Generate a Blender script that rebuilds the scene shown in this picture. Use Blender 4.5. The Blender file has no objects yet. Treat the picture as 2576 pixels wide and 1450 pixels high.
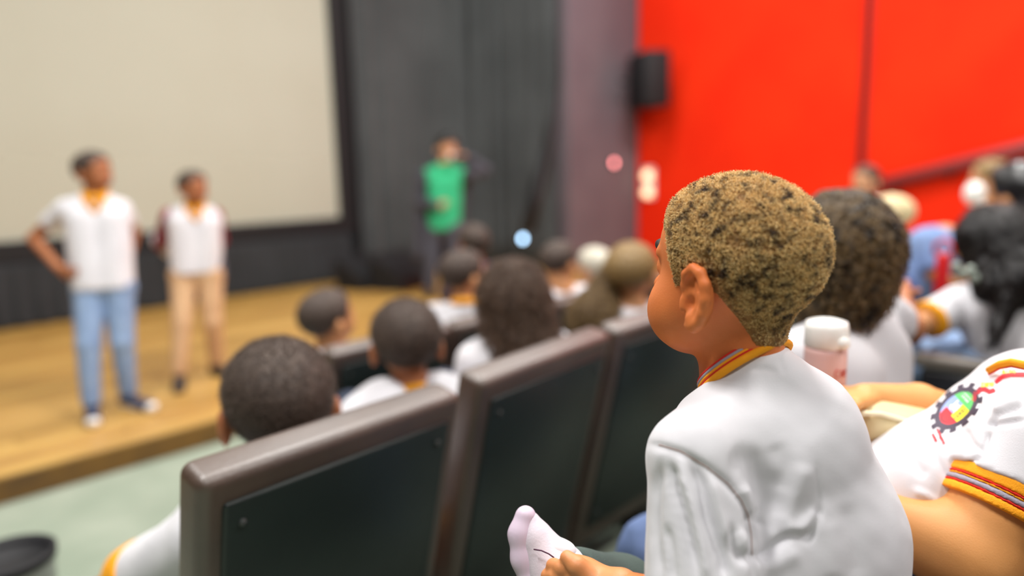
import bpy, bmesh, math, random
import numpy as np
from mathutils import Vector, Matrix
from mathutils.bvhtree import BVHTree
random.seed(7); RNG = np.random.default_rng(7)
PI = math.pi
SC = bpy.context.scene
C = SC.collection

# ------------------------------------------------------------------ camera, world, lights, exposure
FPX = 1800.0
_p, _r, _a = math.radians(9.4), math.radians(1.39), math.radians(44.3)
FH = np.array([math.cos(_a), math.sin(_a), 0.0]); UP = np.array([0, 0, 1.0])
FW = FH*math.cos(_p) - UP*math.sin(_p)
_R0 = np.array([math.sin(_a), -math.cos(_a), 0.0]); _U0 = np.cross(_R0, FW)
RT = _R0*math.cos(_r) - _U0*math.sin(_r); UU = _R0*math.sin(_r) + _U0*math.cos(_r)
CAM = np.array([0, 0, 1.42])
def at(px, py, d):
    return CAM + (FW + RT*(px-1288)/FPX - UU*(py-725)/FPX)*d
def proj(P):
    q = np.asarray(P) - CAM; z = q @ FW
    return 1288 + FPX*(q @ RT)/z, 725 - FPX*(q @ UU)/z, z

cd = bpy.data.cameras.new('camera'); cam = bpy.data.objects.new('camera', cd); C.objects.link(cam)
m = Matrix.Identity(4)
for i in range(3):
    m[i][0] = RT[i]; m[i][1] = UU[i]; m[i][2] = -FW[i]; m[i][3] = CAM[i]
cam.matrix_world = m
cd.sensor_width = 36; cd.lens = 36*FPX/2576
cd.clip_start = .05
cd.dof.use_dof = True; cd.dof.focus_distance = .80; cd.dof.aperture_fstop = 1.22
SC.camera = cam
SC.view_settings.view_transform = 'Standard'; SC.view_settings.look = 'None'
SC.view_settings.exposure = 0.0; SC.view_settings.gamma = 1.0
SC.view_settings.use_curve_mapping = False
w = bpy.data.worlds.new('world'); SC.world = w; w.use_nodes = True
w.node_tree.nodes['Background'].inputs[0].default_value = (.5, .5, .5, 1)
w.node_tree.nodes['Background'].inputs[1].default_value = .2
def area_light(name, loc, target, size, power, col, sy=None):
    l = bpy.data.lights.new(name, 'AREA'); l.energy = power; l.color = col; l.size = size
    if sy: l.shape = 'RECTANGLE'; l.size_y = sy
    o = bpy.data.objects.new(name, l); C.objects.link(o); o.location = loc
    o.rotation_euler = (Vector(target)-Vector(loc)).to_track_quat('-Z', 'Y').to_euler()
    return o
WARM = (1, .975, .94)
CEIL = 5.6
LAMPS = [(-.2, 5.0, 'front'), (3.4, 5.0, 'front'), (6.3, 4.6, 'front'), (-.6, 1.6, 'mid'), (2.6, 1.6, 'mid'), (6.0, 1.4, 'mid'), (-.6, -2.2, 'rear'), (2.8, -2.2, 'rear'), (6.0, -2.2, 'rear')]
POW = {'front': 96, 'mid': 205, 'rear': 120}
for x, y, k in LAMPS:
    area_light('ceiling_light', (x, y, CEIL-.12), (x, y, 0), 1.1, POW[k], WARM, .5)

# ------------------------------------------------------------------ materials
def lin(c):
    if isinstance(c, str):
        c = [int(c[i:i+2], 16)/255 for i in (0, 2, 4)]
        c = [v/12.92 if v <= .04045 else ((v+.055)/1.055)**2.4 for v in c]
    return (c[0], c[1], c[2], 1)
MC = {}
def mat(name, col, rough=.7, col2=None, nscale=8, bump=0, bscale=60, metal=0, spec=.5, sss=0, emit=0, sheen=0, stretch=None, coat=0, alpha=1, trans=0):
    if name in MC: return MC[name]
    M = bpy.data.materials.new(name); M.use_nodes = True; nt = M.node_tree; b = nt.nodes['Principled BSDF']
    b.inputs['Base Color'].default_value = lin(col); b.inputs['Roughness'].default_value = rough
    b.inputs['Metallic'].default_value = metal; b.inputs['Specular IOR Level'].default_value = spec
    b.inputs['Coat Weight'].default_value = coat; b.inputs['Coat Roughness'].default_value = .4; b.inputs['Transmission Weight'].default_value = trans
    if sss:
        b.inputs['Subsurface Weight'].default_value = sss; b.inputs['Subsurface Radius'].default_value = (1, .35, .2)
        b.inputs['Subsurface Scale'].default_value = .008
    if sheen: b.inputs['Sheen Weight'].default_value = sheen; b.inputs['Sheen Roughness'].default_value = .5
    if emit: b.inputs['Emission Color'].default_value = lin(col); b.inputs['Emission Strength'].default_value = emit
    tc = nt.nodes.new('ShaderNodeTexCoord'); mp = nt.nodes.new('ShaderNodeMapping')
    nt.links.new(tc.outputs['Object'], mp.inputs[0])
    if stretch: mp.inputs['Scale'].default_value = stretch
    if col2 is not None:
        n = nt.nodes.new('ShaderNodeTexNoise'); n.inputs['Scale'].default_value = nscale; n.inputs['Detail'].default_value = 5
        nt.links.new(mp.outputs[0], n.inputs[0])
        r = nt.nodes.new('ShaderNodeValToRGB'); r.color_ramp.elements[0].position = .35; r.color_ramp.elements[1].position = .65
        r.color_ramp.elements[0].color = lin(col); r.color_ramp.elements[1].color = lin(col2)
        nt.links.new(n.outputs[0], r.inputs[0]); nt.links.new(r.outputs[0], b.inputs['Base Color'])
    if bump:
        n2 = nt.nodes.new('ShaderNodeTexNoise'); n2.inputs['Scale'].default_value = bscale; n2.inputs['Detail'].default_value = 4
        nt.links.new(mp.outputs[0], n2.inputs[0])
        bp = nt.nodes.new('ShaderNodeBump'); bp.inputs['Strength'].default_value = bump; bp.inputs['Distance'].default_value = .01
        nt.links.new(n2.outputs[0], bp.inputs['Height']); nt.links.new(bp.outputs[0], b.inputs['Normal'])
    MC[name] = M; return M

# ------------------------------------------------------------------ object helpers
def link(name, me, M=None, parent=None, smooth=True):
    o = bpy.data.objects.new(name, me); C.objects.link(o)
    if M is not None: me.materials.append(M)
    if smooth and len(me.polygons): me.polygons.foreach_set('use_smooth', [True]*len(me.polygons))
    if parent is not None:
        o.parent = parent; o.matrix_parent_inverse = parent.matrix_world.inverted()
    return o
def tag(o, label=None, cat=None, group=None, kind=None):
    if label: o['label'] = label
    if cat: o['category'] = cat
    if group: o['group'] = group
    if kind: o['kind'] = kind
    return o
def empty(name, loc, label, cat, group=None, rz=0):
    o = bpy.data.objects.new(name, None); C.objects.link(o); o.location = loc; o.rotation_euler = (0, 0, rz)
    o.matrix_world = Matrix.LocRotScale(Vector(loc), Matrix.Rotation(rz, 3, 'Z'), None)
    o.empty_display_size = .1
    return tag(o, label, cat, group)
def child(name, me, M, root, smooth=True):
    """mesh in the root's own coordinates"""
    o = link(name, me, M, None, smooth); o.parent = root; return o
def from_np(name, V, F):
    me = bpy.data.meshes.new(name); me.from_pydata([tuple(v) for v in V], [], [tuple(f) for f in F]); me.update(); return me
def box_me(name, sx, sy, sz, loc=(0, 0, 0), bev=0, seg=2, rot=None):
    bm = bmesh.new(); bmesh.ops.create_cube(bm, size=1)
    bmesh.ops.scale(bm, vec=(sx, sy, sz), verts=bm.verts)
    if bev: bmesh.ops.bevel(bm, geom=bm.edges[:], offset=bev, segments=seg, profile=.5, affect='EDGES')
    if rot is not None: bmesh.ops.rotate(bm, cent=(0, 0, 0), matrix=rot, verts=bm.verts)
    bmesh.ops.translate(bm, vec=loc, verts=bm.verts)
    me = bpy.data.meshes.new(name); bm.to_mesh(me); bm.free(); return me
def lathe_me(name, prof, n=32, loc=(0, 0, 0), rot=None):
    V = []; F = []
    for r, z in prof:
        for i in range(n):
            a = 2*PI*i/n; V.append((r*math.cos(a), r*math.sin(a), z))
    for j in range(len(prof)-1):
        for i in range(n):
            F.append((j*n+i, j*n+(i+1) % n, (j+1)*n+(i+1) % n, (j+1)*n+i))
    if prof[0][0] > 1e-4: F.append(tuple(range(n))[::-1])
    if prof[-1][0] > 1e-4: F.append(tuple((len(prof)-1)*n+i for i in range(n)))
    V = np.array(V)
    if rot is not None: V = V @ np.array(rot).T
    return from_np(name, V+np.array(loc), F)
def tube_me(name, pts, rad, n=10):
    pts = [np.array(p, float) for p in pts]; V = []; F = []
    rads = rad if hasattr(rad, '__len__') else [rad]*len(pts)
    t0 = pts[1]-pts[0]; u = np.cross(t0, [0.3, .1, 1]);
    if np.linalg.norm(u) < 1e-5: u = np.cross(t0, [1, 0, 0])
    u /= np.linalg.norm(u)
    for i, p in enumerate(pts):
        t = pts[min(i+1, len(pts)-1)]-pts[max(i-1, 0)]; t = t/np.linalg.norm(t)
        u = u - t*(u@t); u /= np.linalg.norm(u); v = np.cross(t, u)
        for k in range(n):
            a = 2*PI*k/n; V.append(p+rads[i]*(u*math.cos(a)+v*math.sin(a)))
    for i in range(len(pts)-1):
        for k in range(n):
            F.append((i*n+k, i*n+(k+1) % n, (i+1)*n+(k+1) % n, (i+1)*n+k))
    F.append(tuple(range(n))[::-1]); F.append(tuple((len(pts)-1)*n+k for k in range(n)))
    return from_np(name, V, F)

# ------------------------------------------------------------------ smooth implicit surfaces (for bodies, clothes, hair)
def smin(a, b, k):
    h = np.clip(.5+.5*(b-a)/k, 0, 1); return b*(1-h)+a*h-k*h*(1-h)
def smax(a, b, k): return -smin(-a, -b, k)
class SDF:
    def __init__(s): s.ops = []; s.lo = np.full(3, 1e9); s.hi = np.full(3, -1e9)
    def _b(s, c, r):
        c = np.asarray(c, float); s.lo = np.minimum(s.lo, c-r); s.hi = np.maximum(s.hi, c+r)
    def cap(s, a, b, ra, rb=None, k=.015, op='u'):
        rb = ra if rb is None else rb
        if op == 'u': s._b(a, ra); s._b(b, rb)
        s.ops.append(('cap', np.array(a, float), np.array(b, float), ra, rb, k, op)); return s
    def chain(s, pts, rs, k=.015, op='u'):
        for i in range(len(pts)-1): s.cap(pts[i], pts[i+1], rs[i], rs[i+1], k, op)
        return s
    def ell(s, c, r, M=None, k=.015, op='u'):
        r = np.array(r, float)
        if op == 'u': s._b(c, max(r))
        s.ops.append(('ell', np.array(c, float), r, None if M is None else np.array(M, float), k, op)); return s
    def cut(s, p, n, k=.004):
        n = np.array(n, float); n /= np.linalg.norm(n)
        s.ops.append(('cut', np.array(p, float), n, k)); return s
    def fn(s, f): s.ops.append(('fn', f)); return s
    def join(s, o, k=.006, op='u'):
        if op == 'u': s.lo = np.minimum(s.lo, o.lo); s.hi = np.maximum(s.hi, o.hi)
        s.ops.append(('sdf', o, k, op)); return s
    def val(s, P):
        d = None
        for o in s.ops:
            t = o[0]
            if t == 'cut':
                d = smax(d, (P-o[1]) @ o[2], o[3]); continue
            if t == 'fn':
                d = o[1](P, d); continue
            if t == 'cap':
                _, a, b, ra, rb, k, op = o; ab = b-a; L = ab@ab
                if L < 1e-10: v = np.linalg.norm(P-a, axis=1)-ra
                else:
                    h = np.clip((P-a) @ ab/L, 0, 1); q = P-a-h[:, None]*ab
                    v = np.sqrt(np.einsum('ij,ij->i', q, q))-(ra+(rb-ra)*h)
            elif t == 'ell':
                _, c, r, M, k, op = o; q = P-c
                if M is not None: q = q @ M      # columns of M are the ellipsoid's axes
                q1 = q/r; k0 = np.sqrt(np.einsum('ij,ij->i', q1, q1)); q2 = q1/r; k1 = np.sqrt(np.einsum('ij,ij->i', q2, q2))+1e-9
                v = k0*(k0-1)/k1
            else:
                _, o2, k, op = o; v = o2.val(P)
            if op == 'u': d = v if d is None else smin(d, v, k)
            elif op == 's': d = smax(d, -v, k)
            else: d = smax(d, v, k)
        return d.astype(np.float32)
    def mesh(s, name, h, pad=.02, smooth=1):
        lo = s.lo-pad; hi = s.hi+pad; B = 4
        n = (np.ceil((hi-lo)/(h*B)).astype(int)+1)
        ax = [lo[i]+np.arange(n[i])*h*B+h*B/2 for i in range(3)]
        G = np.stack(np.meshgrid(*ax, indexing='ij'), -1).reshape(-1, 3)
        D = s.val(G).reshape(n)
        up = lambda A: A.repeat(B, 0).repeat(B, 1).repeat(B, 2)
        D3 = up(D).astype(np.float32); act = up(np.abs(D) < h*B*1.6)
        idx = np.argwhere(act); P = lo+(idx+.5)*h
        out = np.empty(len(P), np.float32)
        for i in range(0, len(P), 400000): out[i:i+400000] = s.val(P[i:i+400000])
        D3[idx[:, 0], idx[:, 1], idx[:, 2]] = out
        V, F = surface_net(D3); V = lo+(V+.5)*h
        for _ in range(smooth): V = lap(V, F)
        return from_np(name, V, F)
def surface_net(D):
    S = D < 0; nx, ny, nz = D.shape
    c = np.zeros((nx-1, ny-1, nz-1), np.int8)
    for i in (0, 1):
        for j in (0, 1):
            for k in (0, 1): c += S[i:nx-1+i, j:ny-1+j, k:nz-1+k]
    act = (c > 0) & (c < 8); cells = np.argwhere(act)
    idm = -np.ones(act.shape, np.int64); idm[act] = np.arange(len(cells))
    acc = np.zeros((len(cells), 3)); cnt = np.zeros(len(cells))
    cor = [(i, j, k) for i in (0, 1) for j in (0, 1) for k in (0, 1)]
    for a in cor:
        for ax in range(3):
            if a[ax]: continue
            b = list(a); b[ax] = 1
            va = D[cells[:, 0]+a[0], cells[:, 1]+a[1], cells[:, 2]+a[2]]; vb = D[cells[:, 0]+b[0], cells[:, 1]+b[1], cells[:, 2]+b[2]]
            mk = (va < 0) != (vb < 0); t = np.where(mk, va/np.where(mk, va-vb, 1), 0)
            p = np.repeat(np.array([a], float), len(cells), 0); p[:, ax] += t
            acc[mk] += p[mk]; cnt[mk] += 1
    V = cells+acc/cnt[:, None]; F = []
    for ax in range(3):
        o = [1, 1, 1]; o[ax] = 0; u, v = [q for q in range(3) if q != ax]
        sl0 = [slice(1, -1)]*3; sl0[ax] = slice(0, -1); sl1 = list(sl0); sl1[ax] = slice(1, None)
        A = S[tuple(sl0)]; Bb = S[tuple(sl1)]
        e = np.argwhere(A != Bb); base = e+np.array([1 if q != ax else 0 for q in range(3)])
        if not len(e): continue
        inside = A[e[:, 0], e[:, 1], e[:, 2]]
        def cid(du, dv):
            q = base.copy(); q[:, u] -= du; q[:, v] -= dv; return idm[q[:, 0], q[:, 1], q[:, 2]]
        quad = np.stack([cid(0, 0), cid(1, 0), cid(1, 1), cid(0, 1)], 1)
        flip = inside if ax != 1 else ~inside
        quad[~flip] = quad[~flip][:, ::-1]
        F.append(quad)
    F = np.concatenate(F); F = F[(F >= 0).all(1)]
    return V, F
def lap(V, F):
    acc = np.zeros_like(V); cnt = np.zeros(len(V))
    for a, b in ((0, 1), (1, 2), (2, 3), (3, 0)):
        np.add.at(acc, F[:, a], V[F[:, b]]); np.add.at(cnt, F[:, a], 1)
        np.add.at(acc, F[:, b], V[F[:, a]]); np.add.at(cnt, F[:, b], 1)
    return .5*V+.5*acc/np.maximum(cnt, 1)[:, None]
def mesh_np(me):
    V = np.empty(len(me.vertices)*3); me.vertices.foreach_get('co', V)
    N = np.empty(len(me.vertices)*3); me.vertices.foreach_get('normal', N)
    return V.reshape(-1, 3), N.reshape(-1, 3)
def seg_dist(X, Y, pts):
    best = np.full(X.shape, 1e9); tt = np.zeros(X.shape); n = len(pts)-1
    for i in range(n):
        a = np.array(pts[i], float); b = np.array(pts[i+1], float); ab = b-a
        h = np.clip(((X-a[0])*ab[0]+(Y-a[1])*ab[1])/(ab@ab), 0, 1)
        d = np.hypot(X-a[0]-h*ab[0], Y-a[1]-h*ab[1]); m_ = d < best
        best = np.where(m_, d, best); tt = np.where(m_, (i+h)/n, tt)
    return best, tt
def sculpt(me, strokes, gain=1.0, wide=1.0):
    """push cloth folds in or out along lines given where the photograph shows them"""
    V, N = mesh_np(me); X, Y, Z = proj(V)
    view = CAM-V; view /= np.linalg.norm(view, axis=1)[:, None]
    face = np.clip((np.einsum('ij,ij->i', view, N)+.1)*2.5, 0, 1)
    disp = np.zeros(len(V))
    for pts, wd, amp in strokes:
        d, t = seg_dist(X, Y, pts); wd = wd*(wide if wd > 6 else 1)
        disp += amp*(gain if wd > 6 else 1)*np.exp(-(d/wd)**2)*np.clip(np.minimum(t, 1-t)*5+.25, 0, 1)
    V += N*(disp*face)[:, None]
    me.vertices.foreach_set('co', V.ravel()); me.update()
def wav(P, f, seed=0):
    r = np.random.default_rng(seed); o = 0
    for i in range(3):
        a = r.normal(size=3); a *= f*(1+.35*i)/np.linalg.norm(a); b = r.normal(size=3); b *= f*1.1/np.linalg.norm(b)
        o = o+np.sin(P @ a+r.uniform(0, 6))*np.sin(P @ b+r.uniform(0, 6))
    return o/3
def sstep(a, b, x):
    t = np.clip((x-a)/(b-a), 0, 1); return t*t*(3-2*t)

# ================================================================== the room
M_carpet = mat('green_carpet', '959e8e', .95, '84907f', 3, .25, 300)
M_red = mat('red_paint', (.90, .030, .003), .8, (.84, .022, .002), 1.2, .05, 90, spec=.15)
M_reddark = mat('dark_red_joint', (.18, .006, .004), .8)
M_black = mat('black_matte', (.006, .006, .008), .7)
M_dark = mat('dark_grey_wall', (.03, .03, .033), .9)
M_pillar = mat('purple_grey_paint', '6f666d', .9, '675e66', 1.5)
def box_obj(name, lo, hi, M, parent=None, bev=0, smooth=False):
    lo = np.array(lo, float); hi = np.array(hi, float); c = (lo+hi)/2
    me = box_me(name, *(hi-lo), loc=(0, 0, 0), bev=bev)
    o = link(name, me, M, None, smooth); o.location = c
    if parent is not None: o.location = c-np.array(parent.location); o.parent = parent
    return o
XL, XR, YB, YF = -4.6, 8.6, -4.2, 7.75
fl = tag(box_obj('floor', (XL, YB, -.1), (XR, YF, 0), M_carpet), kind='structure')
# raked tiers of the auditorium; each is a carpeted step
for i, (y1, z) in enumerate([(1.85, .15), (.86, .25), (-.25, .42), (-1.3, .6), (-2.3, .78), (-3.3, .96)]):
    t = tag(box_obj('floor_step', (XL, YB, (0, .15, .25, .42, .6, .78)[i]), (XR, y1, z), M_carpet), kind='structure')
tag(box_obj('wall_left', (XL-.15, YB, 0), (XL, YF, CEIL), M_dark), kind='structure')
tag(box_obj('wall_rear', (XL, YB-.15, 0), (XR, YB, CEIL), M_dark), kind='structure')
tag(box_obj('wall_front', (XL, YF, 0), (XR, YF+.15, CEIL), M_dark), kind='structure')
tag(box_obj('ceiling', (XL, YB, CEIL), (XR, YF, CEIL+.15), mat('ceiling_grey', (.22, .21, .2), .9)), kind='structure')
wr = tag(box_obj('wall_right', (XR, YB, 0), (XR+.15, YF, CEIL), M_reddark), kind='structure')
for y0, y1 in ((2.90, 5.82), (-.10, 2.80), (-3.1, -.2)):
    p = box_obj('wall_panel', (XR-.05, y0, 0), (XR-.001, y1, CEIL-.01), M_red, wr, bev=.012)
pl = tag(box_obj('pillar', (7.06, 5.84, .13), (XR-.001, YF-.001, CEIL-.01), M_pillar, bev=.01), kind='structure')

# ceiling light fixtures above the hall (housing and diffuser around each lamp)
M_fix = mat('white_metal', (.75, .75, .75), .5)
for k, (x, y, kk) in enumerate(LAMPS):
    e = empty('ceiling_lamp', (x, y, CEIL), 'long white ceiling lamp over the auditorium', 'lamp', 'ceiling lamps over the auditorium')
    child('housing', box_me('housing', 1.2, .6, .09, (0, 0, -.05), .01), M_fix, e, False)

# low wooden stage with its boards
M_wood = [mat('stage_board_%d' % i, c, .38, c2, 2.2, .08, 30, stretch=(1, 9, 9)) for i, (c, c2) in enumerate([('ab8242', 'c09a52'), ('b88c46', '9c7438'), ('c79f58', 'b58a48'), ('9e7838', 'b38a46')])]
st = empty('floor_stage', (0, 3.75, 0), None, None); tag(st, kind='structure')
child('stage_base', box_me('stage_base', 11.6, YF-3.80, .10, (2.79, (YF-3.80)/2+.03, .05)), mat('stage_front', '6b4c22', .5, '4c3518', 6), st, False)
child('stage_edge_trim', box_me('stage_edge_trim', 11.6, .03, .118, (2.79, .0, .059), .004), mat('stage_edge', '75531f', .5, '5c4220', 5), st, False)
pm = []
pw = .138; rows = int((YF-3.74)/pw)
for i in range(rows):
    x = -3.0-RNG.uniform(0, 2.2)
    while x < XR:
        L = 2.4; x0 = max(x, -3.0); x1 = min(x+L, XR-.01)
        if x1-x0 > .05:
            me = box_me('plank', x1-x0-.004, pw-.004, .024, (0, 0, 0), .0015, 1)
            o = child('plank', me, M_wood[int(RNG.integers(4))], st, False)
            o.location = ((x0+x1)/2, -.015+pw/2+i*pw, .118+RNG.uniform(-.0006, .0006))
        x += L

# projection screen, its black masking frame
M_screen = mat('screen_fabric', 'bcbeaf', .9, 'b9baaa', .8)
se = empty('projection_screen', (.9, 7.58, .13), 'huge blank beige projection screen in a black frame behind the stage', 'screen')
child('screen_surface', box_me('s', 7.79+.0, .02, 3.9, (-.005, 0, .77+1.95)), M_screen, se, False)
for nm, sx, sz, x, z in (('screen_frame', 8.2, .19, 0, .675), ('screen_frame', 8.2, .19, 0, 4.76), ('screen_frame', .19, 3.9, 3.985, 2.72), ('screen_frame', .19, 3.9, -3.995, 2.72)):
    child(nm, box_me('f', sx, .07, sz, (x, -.02, z), .006), M_black, se, False)

# black drapes
def pleats(name, path, z0, z1, amp, wl, M, label, cat, group=None, seed=1, thick=.006):
    r = np.random.default_rng(seed); path = [np.array(p, float) for p in path]; P = []; T = []
    for i in range(len(path)-1):
        L = np.linalg.norm(path[i+1]-path[i]); n = max(2, int(L/.018))
        for k in range(n): P.append(path[i]+(path[i+1]-path[i])*k/n); T.append((path[i+1]-path[i])/L)
    P = np.array(P); T = np.array(T)
    for _ in range(10): P[1:-1] = (P[:-2]+P[1:-1]*2+P[2:])/4; T[1:-1] = (T[:-2]+2*T[1:-1]+T[2:])/4
    N = np.stack([T[:, 1], -T[:, 0]], 1); s = np.concatenate([[0], np.cumsum(np.linalg.norm(np.diff(P, axis=0), axis=1))])
    ph = 2*PI*s/wl+1.6*np.sin(s*2.1+r.uniform(0, 6))+.9*np.sin(s*5.3+r.uniform(0, 6)); nz = 14; V = []; F = []
    for j in range(nz+1):
        z = z0+(z1-z0)*j/nz; a = amp*(1.0-.35*j/nz)*(1+.4*np.sin(s*3+j*.3))
        off = a*np.sin(ph+.25*math.sin(j*.5))
        for i in range(len(P)): V.append((*(P[i]+N[i]*off[i]), z))
    n = len(P)
    for j in range(nz):
        for i in range(n-1): F.append((j*n+i, j*n+i+1, (j+1)*n+i+1, (j+1)*n+i))
    o = link(name, from_np(name, V, F), M); md = o.modifiers.new('s', 'SOLIDIFY'); md.thickness = thick
    return tag(o, label, cat, group)
M_drape = mat('black_drape', '4e5254', .92, '414547', 1.2, .15, 200, sheen=.15)
M_skirt = mat('grey_skirt', '33363a', .92, '2b2e31', 2)
pleats('stage_drape', [(5.03, 7.50), (6.2, 7.50), (6.72, 7.3), (6.93, 6.9), (6.96, 5.95)], .135, 5.5, .045, .24, M_drape, 'tall dark grey pleated drape hanging between screen and pillar', 'curtain', seed=3)
pleats('stage_drape', [(-2.9, 7.52), (4.93, 7.52)], .135, .70, .02, .15, M_skirt, 'low black pleated skirt hanging below the projection screen', 'curtain', seed=5)

# wall loudspeaker on the red wall
sp = empty('wall_speaker', at(1632, 203, 9.35), 'black box loudspeaker mounted high beside the red wall', 'speaker', rz=math.radians(58+180))
child('cabinet', box_me('c', .56, .36, .70, (0, 0, 0), .03), M_black, sp)
child('grille', box_me('g', .48, .02, .60, (0, .18, 0), .008), mat('speaker_grille', (.012, .016, .016), .45, bump=.4, bscale=600), sp)
child('bracket', tube_me('b', [(0, -.17, 0), (0, -.25, -.02), (.05, -.42, -.02)], .02), M_black, sp)
# twin emergency lamp on the red wall
el = empty('wall_lamp', (XR-.055, 5.62, 1.19), 'small white twin wall lamp low on the red wall beside pillar', 'lamp')
child('lamp_plate', box_me('p', .03, .16, .42, (-.015, 0, 0), .006), M_fix, el, False)
M_lampw = mat('lamp_glow', (1, .72, .45), .5, emit=2.2)
for z in (.10, -.13):
    child('lamp_bulb', lathe_me('l', [(0, -.04), (.055, -.03), (.062, 0), (.05, .03), (0, .04)], 20, (-.06, 0, z), Matrix.Rotation(PI/2, 3, 'Y')), M_lampw, el)
def glow_spot(px, py, plane_axis, v, col, st_, label, r=.038):
    d = FW+RT*(px-1288)/FPX-UU*(py-725)/FPX; t = (v-CAM[plane_axis])/d[plane_axis]; P = CAM+d*t
    e = empty('indicator_or_glint', P, label, 'light')
    child('housing', box_me('h', .08, .04, .08, (0, .02, 0), .008), M_black, e, False)
    child('lens', lathe_me('l', [(0, -.012), (r*.7, -.009), (r, 0), (r, .006), (0, .006)], 16, (0, -.004, 0), Matrix.Rotation(-PI/2, 3, 'X')), mat('glow_spot_'+label[:10], col, .4, emit=st_), e)
glow_spot(1545, 410, 1, 5.80, (1, .28, .28), 7, 'small pink indicator light glowing on the purple grey pillar')
glow_spot(1315, 601, 1, 6.0, (.45, .72, 1), 9, 'small blue white light glowing in front of the drape')  # glowing disc added to stand for a bright glint, not a known lamp
V3_ = lambda z: np.array([0, 0, z])
# black tube added for the shade of a drape fold, ending at the glint
cb = link('dark_fold_strip', tube_me('c', [at(1405, 190, 7.9)*[1, 1, 0]+V3_(CEIL-.01), at(1405, 190, 7.9), at(1392, 300, 7.9), at(1372, 400, 7.9), at(1348, 490, 7.9), at(1325, 585, 7.9)], [.012, .03, .05, .07, .085, .07], 12), M_black)
tag(cb, 'slanted black strip added for the shade of a drape fold', 'shade strip')
for (px, py, d, lb, sc) in ((922, 668, 8.2, 'black wedge stage monitor lying nearest the screen skirt', 1.0), (1015, 655, 8.1, 'black wedge stage monitor just behind the presenter', 1.1)):
    P = at(px, py, d); e = empty('stage_monitor', (P[0], P[1], .131), lb, 'speaker', rz=.3)
    V = [(-.3, -.2, 0), (.3, -.2, 0), (.3, .2, 0), (-.3, .2, 0), (-.3, -.18, .12), (.3, -.18, .12), (.3, .2, .36), (-.3, .2, .36)]
    child('cabinet', from_np('w', np.array(V)*sc, [(0, 3, 2, 1), (0, 1, 5, 4), (1, 2, 6, 5), (2, 3, 7, 6), (3, 0, 4, 7), (4, 5, 6, 7)]), M_black, e, False)
# handrail
hr = empty('handrail', (XR-.13, 2.7, 1.13), 'dark red sloping handrail fixed along the red wall', 'handrail')
def hz(y): return 1.135+(2.7-y)*.262
child('rail', tube_me('r', [(0, .02, 0), (0, 2.7-(-1.0)-5.4, hz(.98)-1.13+.02-.0), (0, -3.9, hz(-1.2)-1.13)], .065, 12), mat('maroon_paint', (.30, .045, .045), .5), hr)
for y in (2.45, 1.95, .9, 0):
    child('bracket', tube_me('b', [(0, y-2.7, hz(y)-1.13), (.02, y-2.7, hz(y)-1.22), (.09, y-2.7, hz(y)-1.22)], .022), mat('dark_iron', (.02, .015, .015), .5), hr)

# ================================================================== theatre seats
M_leather = mat('brown_leather', '4a372b', .48, '3d2c22', 9, .10, 130, spec=1.0, coat=.4)
M_shell = mat('dark_green_shell', (.0125, .021, .019), .42, (.009, .015, .014), 5, .05, 400, spec=.5)
M_frame = mat('black_plastic', (.012, .012, .014), .35)
M_cush = mat('cushion_leather', '3a302c', .5, '2e2622', 9, .1, 120)
M_screw = mat('dark_screw', (.05, .055, .054), .6)
M_arm = mat('grey_armrest', '6e665e', .4)
SEAT = {}
SW = .515
def seat_meshes():
    R = Matrix.Rotation(math.radians(13.5), 3, 'X')      # backrest leans away from the stage
    top = Vector((0, 0, .85))
    def back(lx, ly, lz, cx, cy, cz, bev, seg=4):
        # coordinates measured from the top rear edge of the backrest
        me = box_me('b', lx, ly, lz, (cx, cy, cz), bev, seg)
        me.transform(R.to_4x4()); me.transform(Matrix.Translation(top)); return me
    S = {}
    pad = back(SW, .075, .70, 0, .0375, -.35, .021, 5); S['back_pad'] = (pad, M_leather)
    S['back_panel'] = (back(SW-.068, .016, .585, 0, .001, -.046-.2925, .006, 2), M_shell)
    S['screws'] = []
    for x in (-1, 1):
        for z in (-.085, -.58):
            me = lathe_me('s', [(0, .004), (.0055, .003), (.0065, 0), (.0065, -.003)], 12, (x*(SW/2-.062), -.009, z), Matrix.Rotation(PI/2, 3, 'X'))
            me.transform(R.to_4x4()); me.transform(Matrix.Translation(top)); S['screws'].append(me)
    S['seat_cushion'] = (box_me('c', SW-.115, .44, .11, (0, .46, .40), .035, 4), M_cush)
    S['seat_pan'] = (box_me('p', SW-.12, .42, .04, (0, .44, .33), .012, 2), M_frame)
    return S
SEAT = seat_meshes()
for k_ in ('back_pad',): pass
def arm_mesh():
    a = box_me('a', .056, .42, .045, (0, .43, .575), .016, 3); return a
ARM = arm_mesh(); ARMS = box_me('s', .04, .36, .55, (0, .44, .275), .012, 2)
for me, M in [SEAT['back_pad'], SEAT['back_panel'], SEAT['seat_cushion'], SEAT['seat_pan'], (ARM, M_arm), (ARMS, M_frame)]+[(s, M_screw) for s in SEAT['screws']]:
    me.materials.append(M); me.polygons.foreach_set('use_smooth', [me is not None]*len(me.polygons))
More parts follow.
